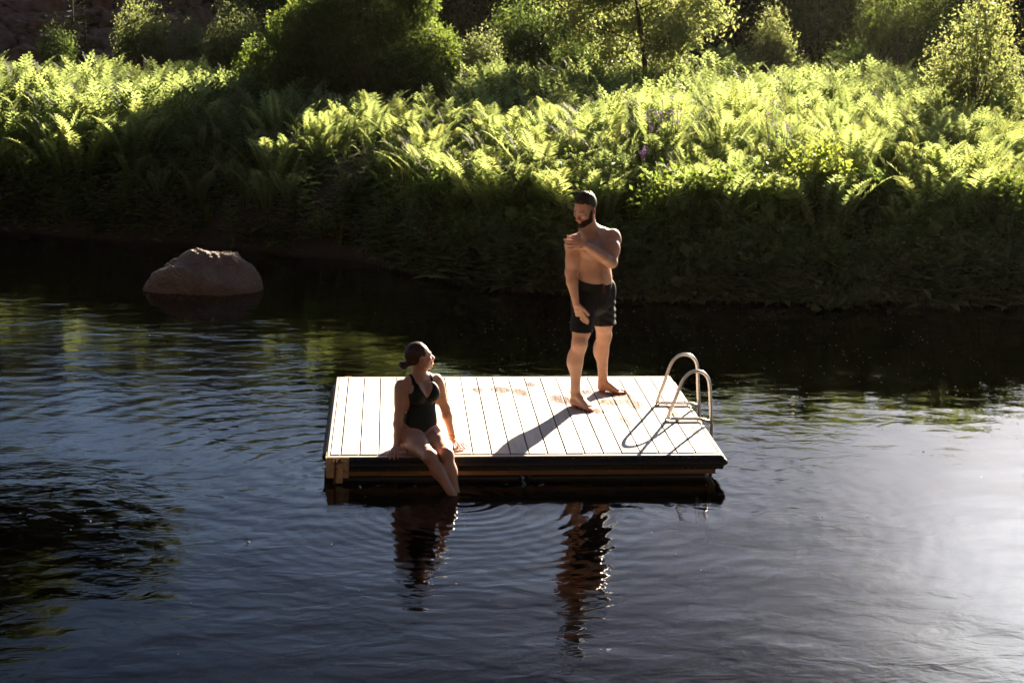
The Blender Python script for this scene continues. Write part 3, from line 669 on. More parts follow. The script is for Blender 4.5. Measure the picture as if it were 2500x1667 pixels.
# ------------------------------------------------------------------ boulder in the river
def boulder():
    c = np.array((-1.70, 7.62)); n = 5
    P = np.array([(-.78, -.22, .0), (-.74, .15, .02), (-.66, -.30, .20), (-.55, .05, .36), (-.34, -.34, .42), (-.28, .12, .53), (.02, -.16, .50), (.10, .30, .56), (.30, -.10, .50), (.36, .25, .54), (.56, .10, .34), (.52, -.22, .22), (.60, -.10, .22), (.70, .02, .02),
                  (.35, -.48, .06), (-.2, -.50, .04), (.1, -.50, .20), (0, .55, .0), (.5, .45, .1), (-.4, .42, .25), (.62, -.3, -.05), (-.6, -.4, -.25), (.6, .3, -.3), (-.6, .4, -.3), (.2, -.55, -.3)])
    bm = bmesh.new()
    for p in P: bm.verts.new((p[0]*.95, p[1], p[2]*(.73 if p[2] > 0 else 1)))
    bmesh.ops.convex_hull(bm, input=bm.verts)
    for v in [v for v in bm.verts if not v.link_faces]: bm.verts.remove(v)
    bmesh.ops.triangulate(bm, faces=bm.faces)
    for _ in range(5):
        bmesh.ops.subdivide_edges(bm, edges=bm.edges, cuts=1, use_grid_fill=True)
        if 0 < _ < 3: bmesh.ops.smooth_vert(bm, verts=bm.verts, factor=.22, use_axis_x=True, use_axis_y=True, use_axis_z=True)
    bm.normal_update()
    for v in bm.verts:
        x, y, z = v.co; d = .030*math.sin(5*x+2*math.sin(6*y)+4*z)+.016*abs(math.sin(9*x-7*y+6*z+2*math.sin(5*z)))+.010*math.sin(17*x-9*z+5*y)+.006*math.sin(38*x+21*y)*math.sin(33*z+12*x)+.010*math.sin(60*x+8*math.sin(25*z))*math.sin(47*y+31*z)+random.uniform(-.003, .003)
        v.co += v.normal*d
    me = bpy.data.meshes.new('boulder'); bm.to_mesh(me); bm.free()
    for p in me.polygons: p.use_smooth = True
    m, nn, l = new_mat('boulder_stone'); out = N(nn, 'OutputMaterial'); p = N(nn, 'BsdfPrincipled', i_Roughness=.75)
    tc = N(nn, 'TexCoord'); a = N(nn, 'TexNoise', i_Scale=3.0, i_Detail=8.0, i_Roughness=.7); b2 = N(nn, 'TexNoise', i_Scale=60.0, i_Detail=5.0); l.new(tc.outputs['Object'], a.inputs[0]); l.new(tc.outputs['Object'], b2.inputs[0])
    r1 = ramp(nn, [(.3, (.15, .105, .080)), (.5, (.30, .22, .17)), (.7, (.42, .33, .26))]); l.new(a.outputs[0], r1.inputs[0])
    r2 = ramp(nn, [(.35, (.5, .45, .42)), (.6, (1, 1, 1))]); l.new(b2.outputs[0], r2.inputs[0]); mu = N(nn, 'MixRGB', blend_type='MULTIPLY'); mu.inputs[0].default_value = .7
    l.new(r1.outputs[0], mu.inputs[1]); l.new(r2.outputs[0], mu.inputs[2]); l.new(mu.outputs[0], p.inputs['Base Color'])
    ad = N(nn, 'Math', operation='ADD'); l.new(a.outputs[0], ad.inputs[0]); l.new(b2.outputs[0], ad.inputs[1]); bu = N(nn, 'Bump', i_Strength=.8, i_Distance=.03); l.new(ad.outputs[0], bu.inputs['Height']); l.new(bu.outputs[0], p.inputs['Normal'])
    l.new(p.outputs[0], out.inputs[0]); me.materials.append(m)
    o = link('boulder', me, loc=(c[0], c[1], 0)); tag(o, 'large brown boulder sticking out of the dark water near the far bank', 'boulder')

boulder()

# ------------------------------------------------------------------ floating fluff on the water
def fluff():
    VV, FF, o = [], [], 0
    n = 480
    for i in range(n):
        if rng.uniform() < .72: x, y = rng.uniform(1.5, 6.5), rng.uniform(2.2, 6.3)
        else: x, y = rng.uniform(-3.5, 6), rng.uniform(-4.5, 8)
        if 0-.1 < x < 3.2 and -.15 < y < 2.6: continue
        s = rng.uniform(.0025, .0075)*(1.6 if rng.uniform() < .1 else 1); a = np.arange(6)/6*6.283
        ring = np.stack([x+np.cos(a)*s*rng.uniform(.8, 1.6), y+np.sin(a)*s, np.full(6, .002)], 1); V = np.vstack([ring, [(x, y, .004+s*.5)]])
        VV.append(V); FF.append(np.array([(k, (k+1) % 6, 6) for k in range(6)])+o); o += 7
    m = simple_mat('seed_fluff', (.5, .48, .43), .9, var=.05)
    tag(link('seed_fluff', mesh_np('seed_fluff', np.concatenate(VV), np.concatenate(FF), False, [m])), 'tiny white seed fluff floating on the water', 'seed fluff', kind='stuff')
fluff()
# ------------------------------------------------------------------ swim raft
ZD = .21; RW, RD = 3.05, 2.44
def deck_mat():
    m, n, l = new_mat('weathered_boards'); out = N(n, 'OutputMaterial'); p = N(n, 'BsdfPrincipled', i_Roughness=.6); p.inputs['Specular IOR Level'].default_value = .45
    tc = N(n, 'TexCoord'); at = N(n, 'Attribute', attribute_name='v')
    ad = N(n, 'VectorMath', operation='ADD'); mv = N(n, 'CombineXYZ'); mul = N(n, 'Math', operation='MULTIPLY'); mul.inputs[1].default_value = 37.0
    l.new(at.outputs['Fac'], mul.inputs[0]); l.new(mul.outputs[0], mv.inputs[1]); l.new(tc.outputs['Object'], ad.inputs[0]); l.new(mv.outputs[0], ad.inputs[1])
    mp = N(n, 'Mapping'); mp.inputs['Scale'].default_value = (22, 1.3, 8); l.new(ad.outputs[0], mp.inputs[0])
    g = N(n, 'TexNoise', i_Scale=2.2, i_Detail=7.0, i_Roughness=.62, i_Distortion=1.4); l.new(mp.outputs[0], g.inputs[0])
    w = N(n, 'TexWave', wave_type='BANDS', bands_direction='X', i_Scale=1.2, i_Distortion=7.0, i_Detail=3.0); w.inputs['Detail Scale'].default_value = .9
    mp2 = N(n, 'Mapping'); mp2.inputs['Scale'].default_value = (26, 1.6, 8); l.new(ad.outputs[0], mp2.inputs[0]); l.new(mp2.outputs[0], w.inputs[0])
    mixg = N(n, 'Math', operation='MULTIPLY_ADD'); l.new(w.outputs['Fac'], mixg.inputs[0]); mixg.inputs[1].default_value = .35; l.new(g.outputs[0], mixg.inputs[2])
    rp = ramp(n, [(.35, (.30, .26, .225)), (.6, (.54, .495, .445)), (.9, (.66, .62, .565))]); l.new(mixg.outputs[0], rp.inputs[0])
    hs = N(n, 'HueSaturation'); l.new(rp.outputs[0], hs.inputs['Color']); vv = N(n, 'MapRange'); vv.inputs[3].default_value = .82; vv.inputs[4].default_value = 1.1; l.new(at.outputs['Fac'], vv.inputs[0]); l.new(vv.outputs[0], hs.inputs['Value'])
    # wet footprints and splashes: their own ragged outlines
    def blob(cx, cy, rx, ry, rot, th=.0):
        m_ = N(n, 'Mapping', vector_type='TEXTURE'); m_.inputs['Location'].default_value = (cx, cy, .21); m_.inputs['Rotation'].default_value = (0, 0, rot); m_.inputs['Scale'].default_value = (rx, ry, 1)
        l.new(tc.outputs['Object'], m_.inputs[0]); ln = N(n, 'VectorMath', operation='LENGTH'); l.new(m_.outputs[0], ln.inputs[0])
        q = N(n, 'MapRange'); q.inputs[1].default_value = .1; q.inputs[2].default_value = 1.7; q.inputs[3].default_value = 1; q.inputs[4].default_value = 0; l.new(ln.outputs['Value'], q.inputs[0]); return q.outputs[0]
    acc = None
    for b in ((2.16, 1.30, .20, .10, -.7), (2.47, 1.78, .20, .12, -.5), (2.40, 1.52, .17, .13, 0), (2.56, 1.50, .10, .22, .1), (1.95, 1.62, .12, .20, .2), (2.16, 1.86, .14, .10, 0), (1.62, 1.88, .09, .16, .3), (1.45, 1.95, .10, .14, .3), (1.74, 2.15, .05, .10, 0), (1.25, 1.95, .05, .10, .1), (2.86, 1.20, .05, .22, .05), (2.95, .65, .05, .18, 0), (2.42, .95, .04, .25, .1), (1.00, .18, .10, .05, 0)):
        q = blob(*b)
        if acc is None: acc = q
        else:
            mx = N(n, 'Math', operation='MAXIMUM'); l.new(acc, mx.inputs[0]); l.new(q, mx.inputs[1]); acc = mx.outputs[0]
    bn = N(n, 'TexNoise', i_Scale=9.0, i_Detail=8.0, i_Roughness=.75, i_Distortion=1.0); l.new(tc.outputs['Object'], bn.inputs[0])
    su = N(n, 'Math', operation='ADD'); l.new(acc, su.inputs[0]); l.new(bn.outputs[0], su.inputs[1]); th = N(n, 'MapRange'); th.inputs[1].default_value = .92; th.inputs[2].default_value = 1.14; l.new(su.outputs[0], th.inputs[0])
    wet = N(n, 'Math', operation='MULTIPLY'); l.new(th.outputs[0], wet.inputs[0]); g2 = ramp(n, [(.35, (1, 1, 1)), (.7, (.55, .55, .55))]); l.new(g.outputs[0], g2.inputs[0]); l.new(g2.outputs[0], wet.inputs[1])
    mc = N(n, 'MixRGB', blend_type='MULTIPLY'); l.new(wet.outputs[0], mc.inputs[0]); l.new(hs.outputs[0], mc.inputs[1]); mc.inputs[2].default_value = (.26, .15, .10, 1); l.new(mc.outputs[0], p.inputs['Base Color'])
    ro = N(n, 'MapRange'); ro.inputs[3].default_value = .55; ro.inputs[4].default_value = .22; l.new(wet.outputs[0], ro.inputs[0]); l.new(ro.outputs[0], p.inputs['Roughness'])
    bp = N(n, 'Bump', i_Strength=.6, i_Distance=.0025); l.new(mixg.outputs[0], bp.inputs['Height']); l.new(bp.outputs[0], p.inputs['Normal'])
    l.new(p.outputs[0], out.inputs[0]); return m
def build_raft():
    root = empty('swim_raft', (0, 0, 0)); tag(root, 'pale wooden swim raft with black bumper and metal ladder floating on the river', 'raft')
    mb = MB(); vs = []; dark = simple_mat('screw_steel', (.12, .11, .10), .5, .6)
    xs_ = [.022, .104]; 
    while xs_[-1] < RW-.12: xs_.append(xs_[-1]+.1445)
    xs_.append(RW-.022) if RW-.022-xs_[-1] > .05 else xs_.__setitem__(-1, RW-.022)
    r = random.Random(3)
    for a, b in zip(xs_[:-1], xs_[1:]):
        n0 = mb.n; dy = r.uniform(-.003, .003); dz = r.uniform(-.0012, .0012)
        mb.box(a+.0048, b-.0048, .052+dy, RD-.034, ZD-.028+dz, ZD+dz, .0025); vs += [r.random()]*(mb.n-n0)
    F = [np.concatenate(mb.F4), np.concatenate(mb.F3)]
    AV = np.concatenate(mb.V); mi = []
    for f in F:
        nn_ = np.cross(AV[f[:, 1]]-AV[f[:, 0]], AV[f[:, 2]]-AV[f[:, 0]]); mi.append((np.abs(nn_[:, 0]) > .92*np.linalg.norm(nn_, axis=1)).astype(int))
    link('deck_boards', mesh_np('deck_boards', AV, F, False, [deck_mat(), simple_mat('board_edge_dark', (.05, .035, .025), .9)], mi=np.concatenate(mi), attr=dict(v=vs)), root)  # side faces of the boards coloured dark brown so the gaps read dark
    mb = MB()
    for a, b in zip(xs_[:-1], xs_[1:]):
        for y in (.085, .47, .86, 1.24, 1.62, 2.0, 2.36):
            for x in ((a+.028, b-.028) if b-a > .1 else ((a+b)/2,)): mb.disc_cyl((x+r.uniform(-.004, .004), y+r.uniform(-.008, .008), ZD-.002), (0, 0, 1), .0042, .0032, 8)
    mb.build('deck_screws', dark, root, True)
    # frame beams with a lighter trim on top
    trim = simple_mat('edge_trim', (.42, .40, .37), .45, bump=.001, scale=12, stretch=(.3, 3, 1), var=.2)
    mb = MB(); mb.box(.0, RW, .0, .046, ZD-.034, ZD-.006, .003); mb.box(.0, RW, RD-.030, RD, ZD-.034, ZD-.004, .003)
    mb.box(0, .018, .0465, RD-.0305, ZD-.034, ZD-.005, .003); mb.box(RW-.018, RW, .0465, RD-.0305, ZD-.034, ZD-.005, .003); mb.build('edge_trim', trim, root)
    beam = simple_mat('frame_timber', (.30, .155, .060), .7, bump=.002, scale=7, stretch=(.5, 6, 6), var=.45)
    mb = MB(); mb.box(.012, RW-.045, .012, .05, .048, ZD-.0345, .002); mb.box(.012, RW-.045, RD-.05, RD-.012, .048, ZD-.0345, .002)
    mb.box(.012, .05, .0505, RD-.0505, .050, ZD-.035, .002); mb.box(RW-.083, RW-.045, .0505, RD-.0505, .050, ZD-.035, .002)
    for x in (.62, 1.22, 1.83, 2.43): mb.box(x-.02, x+.02, .051, RD-.051, .055, ZD-.036)
    mb.build('frame_beam', beam, root)
    # rubber bumper: a D section run along the front, right and back
    rub = simple_mat('black_rubber', (.010, .008, .008), .5, bump=.0008, scale=30, var=.3, spec=.25)
    sec = [(0, ZD-.012), (.010, ZD-.014), (.010, ZD-.030), (.022, ZD-.040), (.036, ZD-.052), (.043, ZD-.066), (.040, ZD-.078), (.028, ZD-.088), (.010, ZD-.094), (.008, ZD-.118), (0, ZD-.120)]
    def strip(p0, p1, outv):
        mb = MB(); p0, p1, outv = map(np.array, (p0, p1, outv)); V = []
        for p in (p0, p1):
            for d, z in sec: V.append((p[0]+outv[0]*d, p[1]+outv[1]*d, z))
        k = len(sec); Fq = [(i, (i+1) % k, k+(i+1) % k, k+i) for i in range(k)]; mb.add(V, Fq)
        for q in (0, k): mb.add(V[q:q+k]+[tuple(np.mean(V[q:q+k], 0))], None, [(i, (i+1) % k, k) if q else ((i+1) % k, i, k) for i in range(k)])
        return mb
    def fix(o):
        bm = bmesh.new(); bm.from_mesh(o.data); bmesh.ops.remove_doubles(bm, verts=bm.verts, dist=1e-5); bmesh.ops.recalc_face_normals(bm, faces=bm.faces); bm.to_mesh(o.data); bm.free()
    for a, b, v in (((.172, -.0015), (RW+.002, -.0015), (0, -1)), ((RW+.0025, .0), (RW+.0025, RD-.18), (1, 0)), ((RW, RD+.0015), (.18, RD+.0015), (0, 1)), ((-.0015, RD-.2), (-.0015, .20), (-1, 0))):
        fix(strip(a, b, v).build('bumper', rub, root))
    mb = MB(); x = .19
    while x < RW-.02:
        for z in (ZD-.022, ZD-.108): mb.disc_cyl((x, -.0095 if z > .15 else -.0085, z), (0, -1, 0), .0042, .004, 8)
        x += .235 if r.random() < .8 else .05
    mb.build('bumper_screws', simple_mat('bright_screw', (.22, .20, .18), .45, .6), root, True)
    # floats
    fl = simple_mat('black_float', (.010, .009, .009), .5, var=.2)
    for (x0, x1) in ((.058, 1.50), (1.55, RW-.088)):
        for (y0, y1) in ((.056, 1.20), (1.23, 2.384)):
            mb = MB(); mb.box(x0, x1, y0, y1, -.16, .0495, .03); mb.build('float', fl, root)
    # corner bracket with its channel, bolts and chain
    brass = simple_mat('corroded_zinc', (.72, .52, .30), .42, .25, bump=.002, scale=16, col2=(.50, .31, .15))
    mb = MB(); mb.box(-.006, .166, -.0085, -.002, .040, ZD-.0085, .001); mb.box(-.0085, -.0025, -.0015, .16, .055, ZD-.010, .001)
    br = mb.build('corner_bracket', brass, root)
    mb = MB(); c0, c1, z0, z1 = .052, .120, .012, ZD-.020
    mb.box(c0, c0+.005, -.045, -.0090, z0, z1); mb.box(c1-.005, c1, -.045, -.0090, z0, z1); mb.box(c0, c1, -.050, -.0452, z0, z1-.022); mb.build('channel', brass, br)
    for (x, z, rr, y) in ((.026, .165, .0095, -.009), (.026, .095, .0095, -.009), (.142, .168, .0085, -.009), (.142, .098, .0085, -.009), (.088, .135, .012, -.0505), (.096, .050, .014, -.0505)):
        mb = MB(); mb.disc_cyl((x, y, z), (0, -1, 0), rr*1.35, .003, 16); mb.disc_cyl((x, y-.003, z), (0, -1, 0), rr, .009, 6); mb.build('bolt', brass, br)
    rust = simple_mat('rusty_chain', (.26, .075, .035), .85, .2, bump=.002, scale=60, col2=(.09, .03, .02))
    mb = MB(); p = np.array((.082, -.040, .186)); an = np.linspace(0, 2*np.pi, 12, endpoint=False); k = 0
    path = [(.096, -.030, .182), (.080, -.036, .186), (.072, -.054, .178)]
    for i in range(12): path.append((.068-.0012*i, -.056-.0006*i, .165-.0175*i))
    for i, c in enumerate(path):
        c = np.array(c); t = np.array(path[min(i+1, len(path)-1)])-np.array(path[max(i-1, 0)]); t = t/np.linalg.norm(t); a = np.cross(t, (0, 1, 0) if i % 2 else (1, .2, 0)); a /= np.linalg.norm(a)
        mb.tube([c+t*.0135*math.cos(q)+a*.0085*math.sin(q) for q in an], .0034, 6, closed=True)
    mb.build('chain', rust, root, True)
    mb = MB(); mb.box(.075, .080, RD+.002, RD+.045, .06, ZD-.012); mb.box(.128, .133, RD+.002, RD+.045, .06, ZD-.012); mb.box(.075, .133, RD+.0452, RD+.050, .06, ZD-.012); mb.box(-.004, .17, RD+.0015, RD+.007, .05, ZD-.03)
    mb.build('corner_bracket', brass, root)
    # ladder
    al = simple_mat('brushed_aluminium', (.72, .66, .60), .30, .9, bump=.0004, scale=80, var=.12)
    lad = empty('ladder', (0, 0, 0)); lad.parent = root
    def smooth(P, n=6):
        P = np.array(P, float); out = []
        Q = np.vstack([2*P[0]-P[1], P, 2*P[-1]-P[-2]])
        for i in range(1, len(Q)-2):
            for t in np.arange(n)/n:
                a, b, c, d = Q[i-1], Q[i], Q[i+1], Q[i+2]
                out.append(.5*((2*b)+(-a+c)*t+(2*a-5*b+4*c-d)*t*t+(-a+3*b-3*c+d)*t**3))
        out.append(P[-1]); return out
    for (y, dx, dz) in ((.935, 0, 0), (1.43, -.012, .022)):
        P = [(2.772, y, ZD+.018), (2.800, y, ZD+.10), (2.836, y, ZD+.20+dz*.5), (2.862, y, ZD+.28+dz*.7), (2.893, y, ZD+.355+dz), (2.942, y, ZD+.408+dz), (3.000, y, ZD+.425+dz), (3.058, y, ZD+.410+dz), (3.098, y, ZD+.365+dz), (3.116, y, ZD+.295+dz), (3.128, y, ZD+.15), (3.142, y, ZD+.0), (3.148, y, ZD-.12), (3.150, y, -.5), (3.150, y, -.85)]
        P = [(x+dx*(z > 0), yy, z) for x, yy, z in P]
        mb = MB(); mb.tube(smooth(P), .0145, 14); mb.build('handrail', al, lad, True)
        mb = MB(); mb.tube(smooth([(2.790+dx, y-.002, ZD+.020), (2.93, y-.002, ZD+.018), (3.05, y-.002, ZD+.016), (3.09, y-.002, ZD+.004), (3.142+dx, y, ZD-.010)], 4), .0135, 12); mb.build('foot_bar', al, lad, True)
        mb = MB(); mb.box(2.752, 2.785, y-.016, y+.016, ZD+.0015, ZD+.006); mb.box(2.757, 2.763, y-.014, y+.014, ZD+.006, ZD+.030); mb.disc_cyl((2.752, y, ZD+.019), (1, 0, 0), .006, .012, 8); mb.build('foot_clamp', simple_mat('dark_steel', (.06, .045, .035), .5, .5), lad)
    for z in (-.12, -.40, -.68):
        mb = MB(); mb.tube([(3.150, .949, z), (3.150, 1.416, z)], .016, 10); mb.build('rung', al, lad, True)
    return root
raft = build_raft()
# ------------------------------------------------------------------ people: continuous surfaces grown from signed distance fields
def nrm(v): v = np.asarray(v, float); return v/np.linalg.norm(v)
class Field:
    def __init__(s, lo, hi, h):
        s.lo = np.array(lo, float); s.h = h
        s.n = np.ceil((np.array(hi)-s.lo)/h).astype(int)+1
        s.d = np.full(s.n, 0.3, np.float32)
    def copy(s):
        q = Field.__new__(Field); q.lo, q.h, q.n, q.d = s.lo, s.h, s.n, s.d.copy(); return q
    def pts(s, lo, hi):
        a = np.clip(np.floor((lo-s.lo)/s.h).astype(int), 0, s.n); b = np.clip(np.ceil((hi-s.lo)/s.h).astype(int)+1, 0, s.n)
        sl = tuple(slice(i, j) for i, j in zip(a, b))
        g = [(np.arange(i, j)*s.h+o).astype(np.float32) for i, j, o in zip(a, b, s.lo)]
        return sl, np.meshgrid(*g, indexing='ij')
    def comb(s, sl, e, k, mode='add'):
        d = s.d[sl]
        if mode == 'sub': d = -d
        k = max(k, 1e-5)
        hh = np.clip(k-np.abs(d-e), 0, None)/k
        r = np.minimum(d, e)-hh*hh*k*0.25
        s.d[sl] = r if mode == 'add' else -r
    def ell(s, c, r, k=0.02, ax=None, mode='add'):
        c = np.array(c, float); r = np.array(r, float)
        A = np.eye(3) if ax is None else np.array([nrm(a) for a in ax])
        m = r.max()+k+2*s.h
        sl, (X, Y, Z) = s.pts(c-m, c+m)
        if X.size == 0: return
        X, Y, Z = X-c[0], Y-c[1], Z-c[2]
        q = [A[i][0]*X+A[i][1]*Y+A[i][2]*Z for i in range(3)]
        k0 = np.sqrt(sum((q[i]/r[i])**2 for i in range(3)))+1e-6
        k1 = np.sqrt(sum((q[i]/r[i]**2)**2 for i in range(3)))+1e-6
        s.comb(sl, k0*(k0-1)/k1, k, mode)
    def seg(s, a, b, ra, rb, k=0.02, lat=None, mode='add'):
        """tapered segment; ra / rb a radius or (lateral, other) radii with lat the lateral axis"""
        a = np.array(a, float); b = np.array(b, float)
        ra = np.array([ra, ra] if np.isscalar(ra) else ra, float); rb = np.array([rb, rb] if np.isscalar(rb) else rb, float)
        m = max(ra.max(), rb.max())+k+2*s.h
        sl, (X, Y, Z) = s.pts(np.minimum(a, b)-m, np.maximum(a, b)+m)
        if X.size == 0: return
        X, Y, Z = X-a[0], Y-a[1], Z-a[2]; t = b-a; L2 = (t**2).sum()
        h = np.clip((X*t[0]+Y*t[1]+Z*t[2])/L2, 0, 1)
        wx, wy, wz = X-h*t[0], Y-h*t[1], Z-h*t[2]
        if lat is None:
            e = np.sqrt(wx**2+wy**2+wz**2)-(ra[0]+(rb[0]-ra[0])*h)
        else:
            la = nrm(lat); u = (wx*la[0]+wy*la[1]+wz*la[2])
            rx = ra[0]+(rb[0]-ra[0])*h; ry = ra[1]+(rb[1]-ra[1])*h
            o2 = np.clip(wx**2+wy**2+wz**2-u**2, 0, None)
            k0 = np.sqrt((u/rx)**2+o2/ry**2)+1e-6; k1 = np.sqrt((u/rx**2)**2+o2/ry**4)+1e-6
            e = k0*(k0-1)/k1
        s.comb(sl, e, k, mode)
    def chain(s, P, Rr, k=0.01, kin=None):
        for i in range(len(P)-1): s.seg(P[i], P[i+1], Rr[i], Rr[i+1], (kin if (i and kin is not None) else k))
    def mesh(s):
        d = s.d; n = np.array(d.shape)
        ins = d < 0
        c = np.zeros(n-1, np.int8)
        for i in (0, 1):
            for j in (0, 1):
                for k in (0, 1): c += ins[i:n[0]-1+i, j:n[1]-1+j, k:n[2]-1+k]
        act = (c > 0) & (c < 8)
        I = np.argwhere(act); idx = np.full(n-1, -1, np.int64); idx[act] = np.arange(len(I))
        acc = np.zeros((len(I), 3)); cnt = np.zeros(len(I))
        offs = [(i, j, k) for i in (0, 1) for j in (0, 1) for k in (0, 1)]
        val = {o: d[I[:, 0]+o[0], I[:, 1]+o[1], I[:, 2]+o[2]] for o in offs}
        for o in offs:
            for ax in range(3):
                if o[ax]: continue
                p = list(o); p[ax] = 1; a, b = val[o], val[tuple(p)]
                m = (a < 0) != (b < 0); t = a[m]/(a[m]-b[m]+1e-12)
                q = np.tile(np.array(o, float), (m.sum(), 1)); q[:, ax] += t
                acc[m] += q; cnt[m] += 1
        V = (I+acc/cnt[:, None])*s.h+s.lo
        Q = []
        for ax in range(3):
            u, w = [(1, 2), (2, 0), (0, 1)][ax]
            sl0 = [slice(None)]*3; sl1 = [slice(None)]*3; sl0[ax] = slice(0, -1); sl1[ax] = slice(1, None)
            A, B = ins[tuple(sl0)], ins[tuple(sl1)]
            E = np.argwhere(A != B)
            E = E[(E[:, u] > 0) & (E[:, w] > 0) & (E[:, u] < n[u]-1) & (E[:, w] < n[w]-1)]
            f = A[E[:, 0], E[:, 1], E[:, 2]]
            q = []
            for (du, dw) in ((-1, -1), (0, -1), (0, 0), (-1, 0)):
                e = E.copy(); e[:, u] += du; e[:, w] += dw; q.append(idx[e[:, 0], e[:, 1], e[:, 2]])
            q = np.stack(q, 1); q[~f] = q[~f][:, ::-1]; Q.append(q)
        return V, np.concatenate(Q)
    def whole(s):
        sl, g = s.pts(s.lo, s.lo+s.n*s.h); return g

def hand(F, W, d, nrmal, curl, spread=0.12, s=1.0, side=1, thumb=(0.55, 0.75, 0.1), k=0.004):
    """W wrist, d hand direction, nrmal palm normal; side +1/-1 picks the thumb side"""
    W = np.array(W, float); d = nrm(d); pn = np.array(nrmal, float); pn = nrm(pn-d*np.dot(pn, d)); sd = np.cross(d, pn)*side
    F.seg(W-d*.01, W+d*.045*s, (.027*s, .017*s), (.037*s, .0155*s), .012, lat=sd)
    F.seg(W+d*.045*s, W+d*.085*s, (.037*s, .0155*s), (.039*s, .012*s), .01, lat=sd)
    for i, (o, ln, r) in enumerate(((.030, .073, .0095), (.0105, .081, .0098), (-.0095, .076, .0094), (-.029, .060, .0084))):
        p = W+d*(.086-.006*abs(i-1.2))*s+sd*o*s
        an = spread*(1.3-i); c0 = curl[i]
        dd = nrm(d*math.cos(an)+sd*math.sin(an)); P = [p-dd*.012]; a = 0
        P.append(p)
        for q, fr in enumerate((.45, .3, .25)):
            a += c0[q] if isinstance(c0, (tuple, list)) else c0
            P.append(P[-1]+(dd*math.cos(a)+pn*math.sin(a))*ln*fr*s)
        rr = [r*s, r*s, r*.95*s, r*.86*s, r*.72*s]
        F.chain(P, rr, .006, .003)
    p = W+d*.022*s+sd*.024*s; td = nrm(d*thumb[0]+sd*thumb[1]+pn*thumb[2]); t2 = nrm(td*.9+d*.45+pn*.1)
    F.chain([p, p+td*.045*s, p+td*.045*s+t2*.032*s, p+td*.045*s+t2*.056*s], [.016*s, .0125*s, .0105*s, .0085*s], .012, .004)

def head(F, O, f, up, s=1.0, man=True, smile=True):
    f = nrm(f); up = np.array(up, float); up = nrm(up-f*np.dot(up, f)); lx = np.cross(up, f)
    A = (lx, f, up)
    W = lambda p: np.array(O)+s*(p[0]*lx+p[1]*f+p[2]*up)
    E = lambda c, r, k=.015, mode='add': F.ell(W(c), np.array(r)*s, k*s, A, mode)
    E((0, -.018, .040), (.077, .098, .088), .02)
    E((0, .030, -.012), (.064, .062, .085), .03)
    E((0, .034, -.068), (.049, .050, .040), .03)
    jw = .019 if man else .012
    for q in (-1, 1): E((q*.047, .004, -.052), (jw, .034, .030), .03)
    E((0, .078, -.094), (.023 if man else .017, .018, .019), .02)
    F.seg(W((-.036, .080, .022)), W((.036, .080, .022)), .012*s if man else .009*s, .012*s if man else .009*s, .02*s)
    for q in (-1, 1):
        E((q*.044, .062, -.020), (.022, .022, .020), .02)
        E((q*.031, .100, .000), (.017, .014, .012), .012, 'sub')
        E((q*.031, .0785, -.001), (.014, .0135, .0125), .006)
    F.seg(W((0, .088, .012)), W((0, .116, -.030)), .0075*s, .0115*s, .012*s)
    for q in (-1, 1): E((q*.012, .104, -.036), (.0085, .011, .0085), .006)
    # mouth
    E((0, .083, -.060), (.030, .020, .022), .015)
    for q in (-1, 1):
        E((q*.026, .086, -.050), (.014, .012, .012), .012)
    F.seg(W((-.023, .092, -.052)), W((0, .1035, -.054)), .0045*s, .0065*s, .005*s); F.seg(W((.023, .092, -.052)), W((0, .1035, -.054)), .0045*s, .0065*s, .005*s)
    F.seg(W((-.019, .091, -.071)), W((0, .100, -.075)), .005*s, .0078*s, .005*s); F.seg(W((.019, .091, -.070)), W((0, .100, -.073)), .005*s, .0078*s, .005*s)
    E((0, .106, -.0615), (.021, .013, .0075) if man else (.018, .010, .005), .003, 'sub')
    # ears
    for q in (-1, 1):
        a = (nrm(lx*.9+f*.35*q*-1), nrm(f*.95+up*.15), up)
        F.ell(W((q*.079, -.012, -.004)), np.array((.009, .020, .032))*s, .008*s, a)
        F.ell(W((q*.088, -.006, -.002)), np.array((.006, .010, .018))*s, .004*s, a, 'sub')
    return W, A

def noise3(X, Y, Z, sc_, seed=0):
    r = np.random.default_rng(seed); o = np.zeros_like(X)
    for i in range(6):
        k = r.normal(size=3)*sc_; o += np.sin(k[0]*X+k[1]*Y+k[2]*Z+r.uniform(0, 6.28))
    return o/6

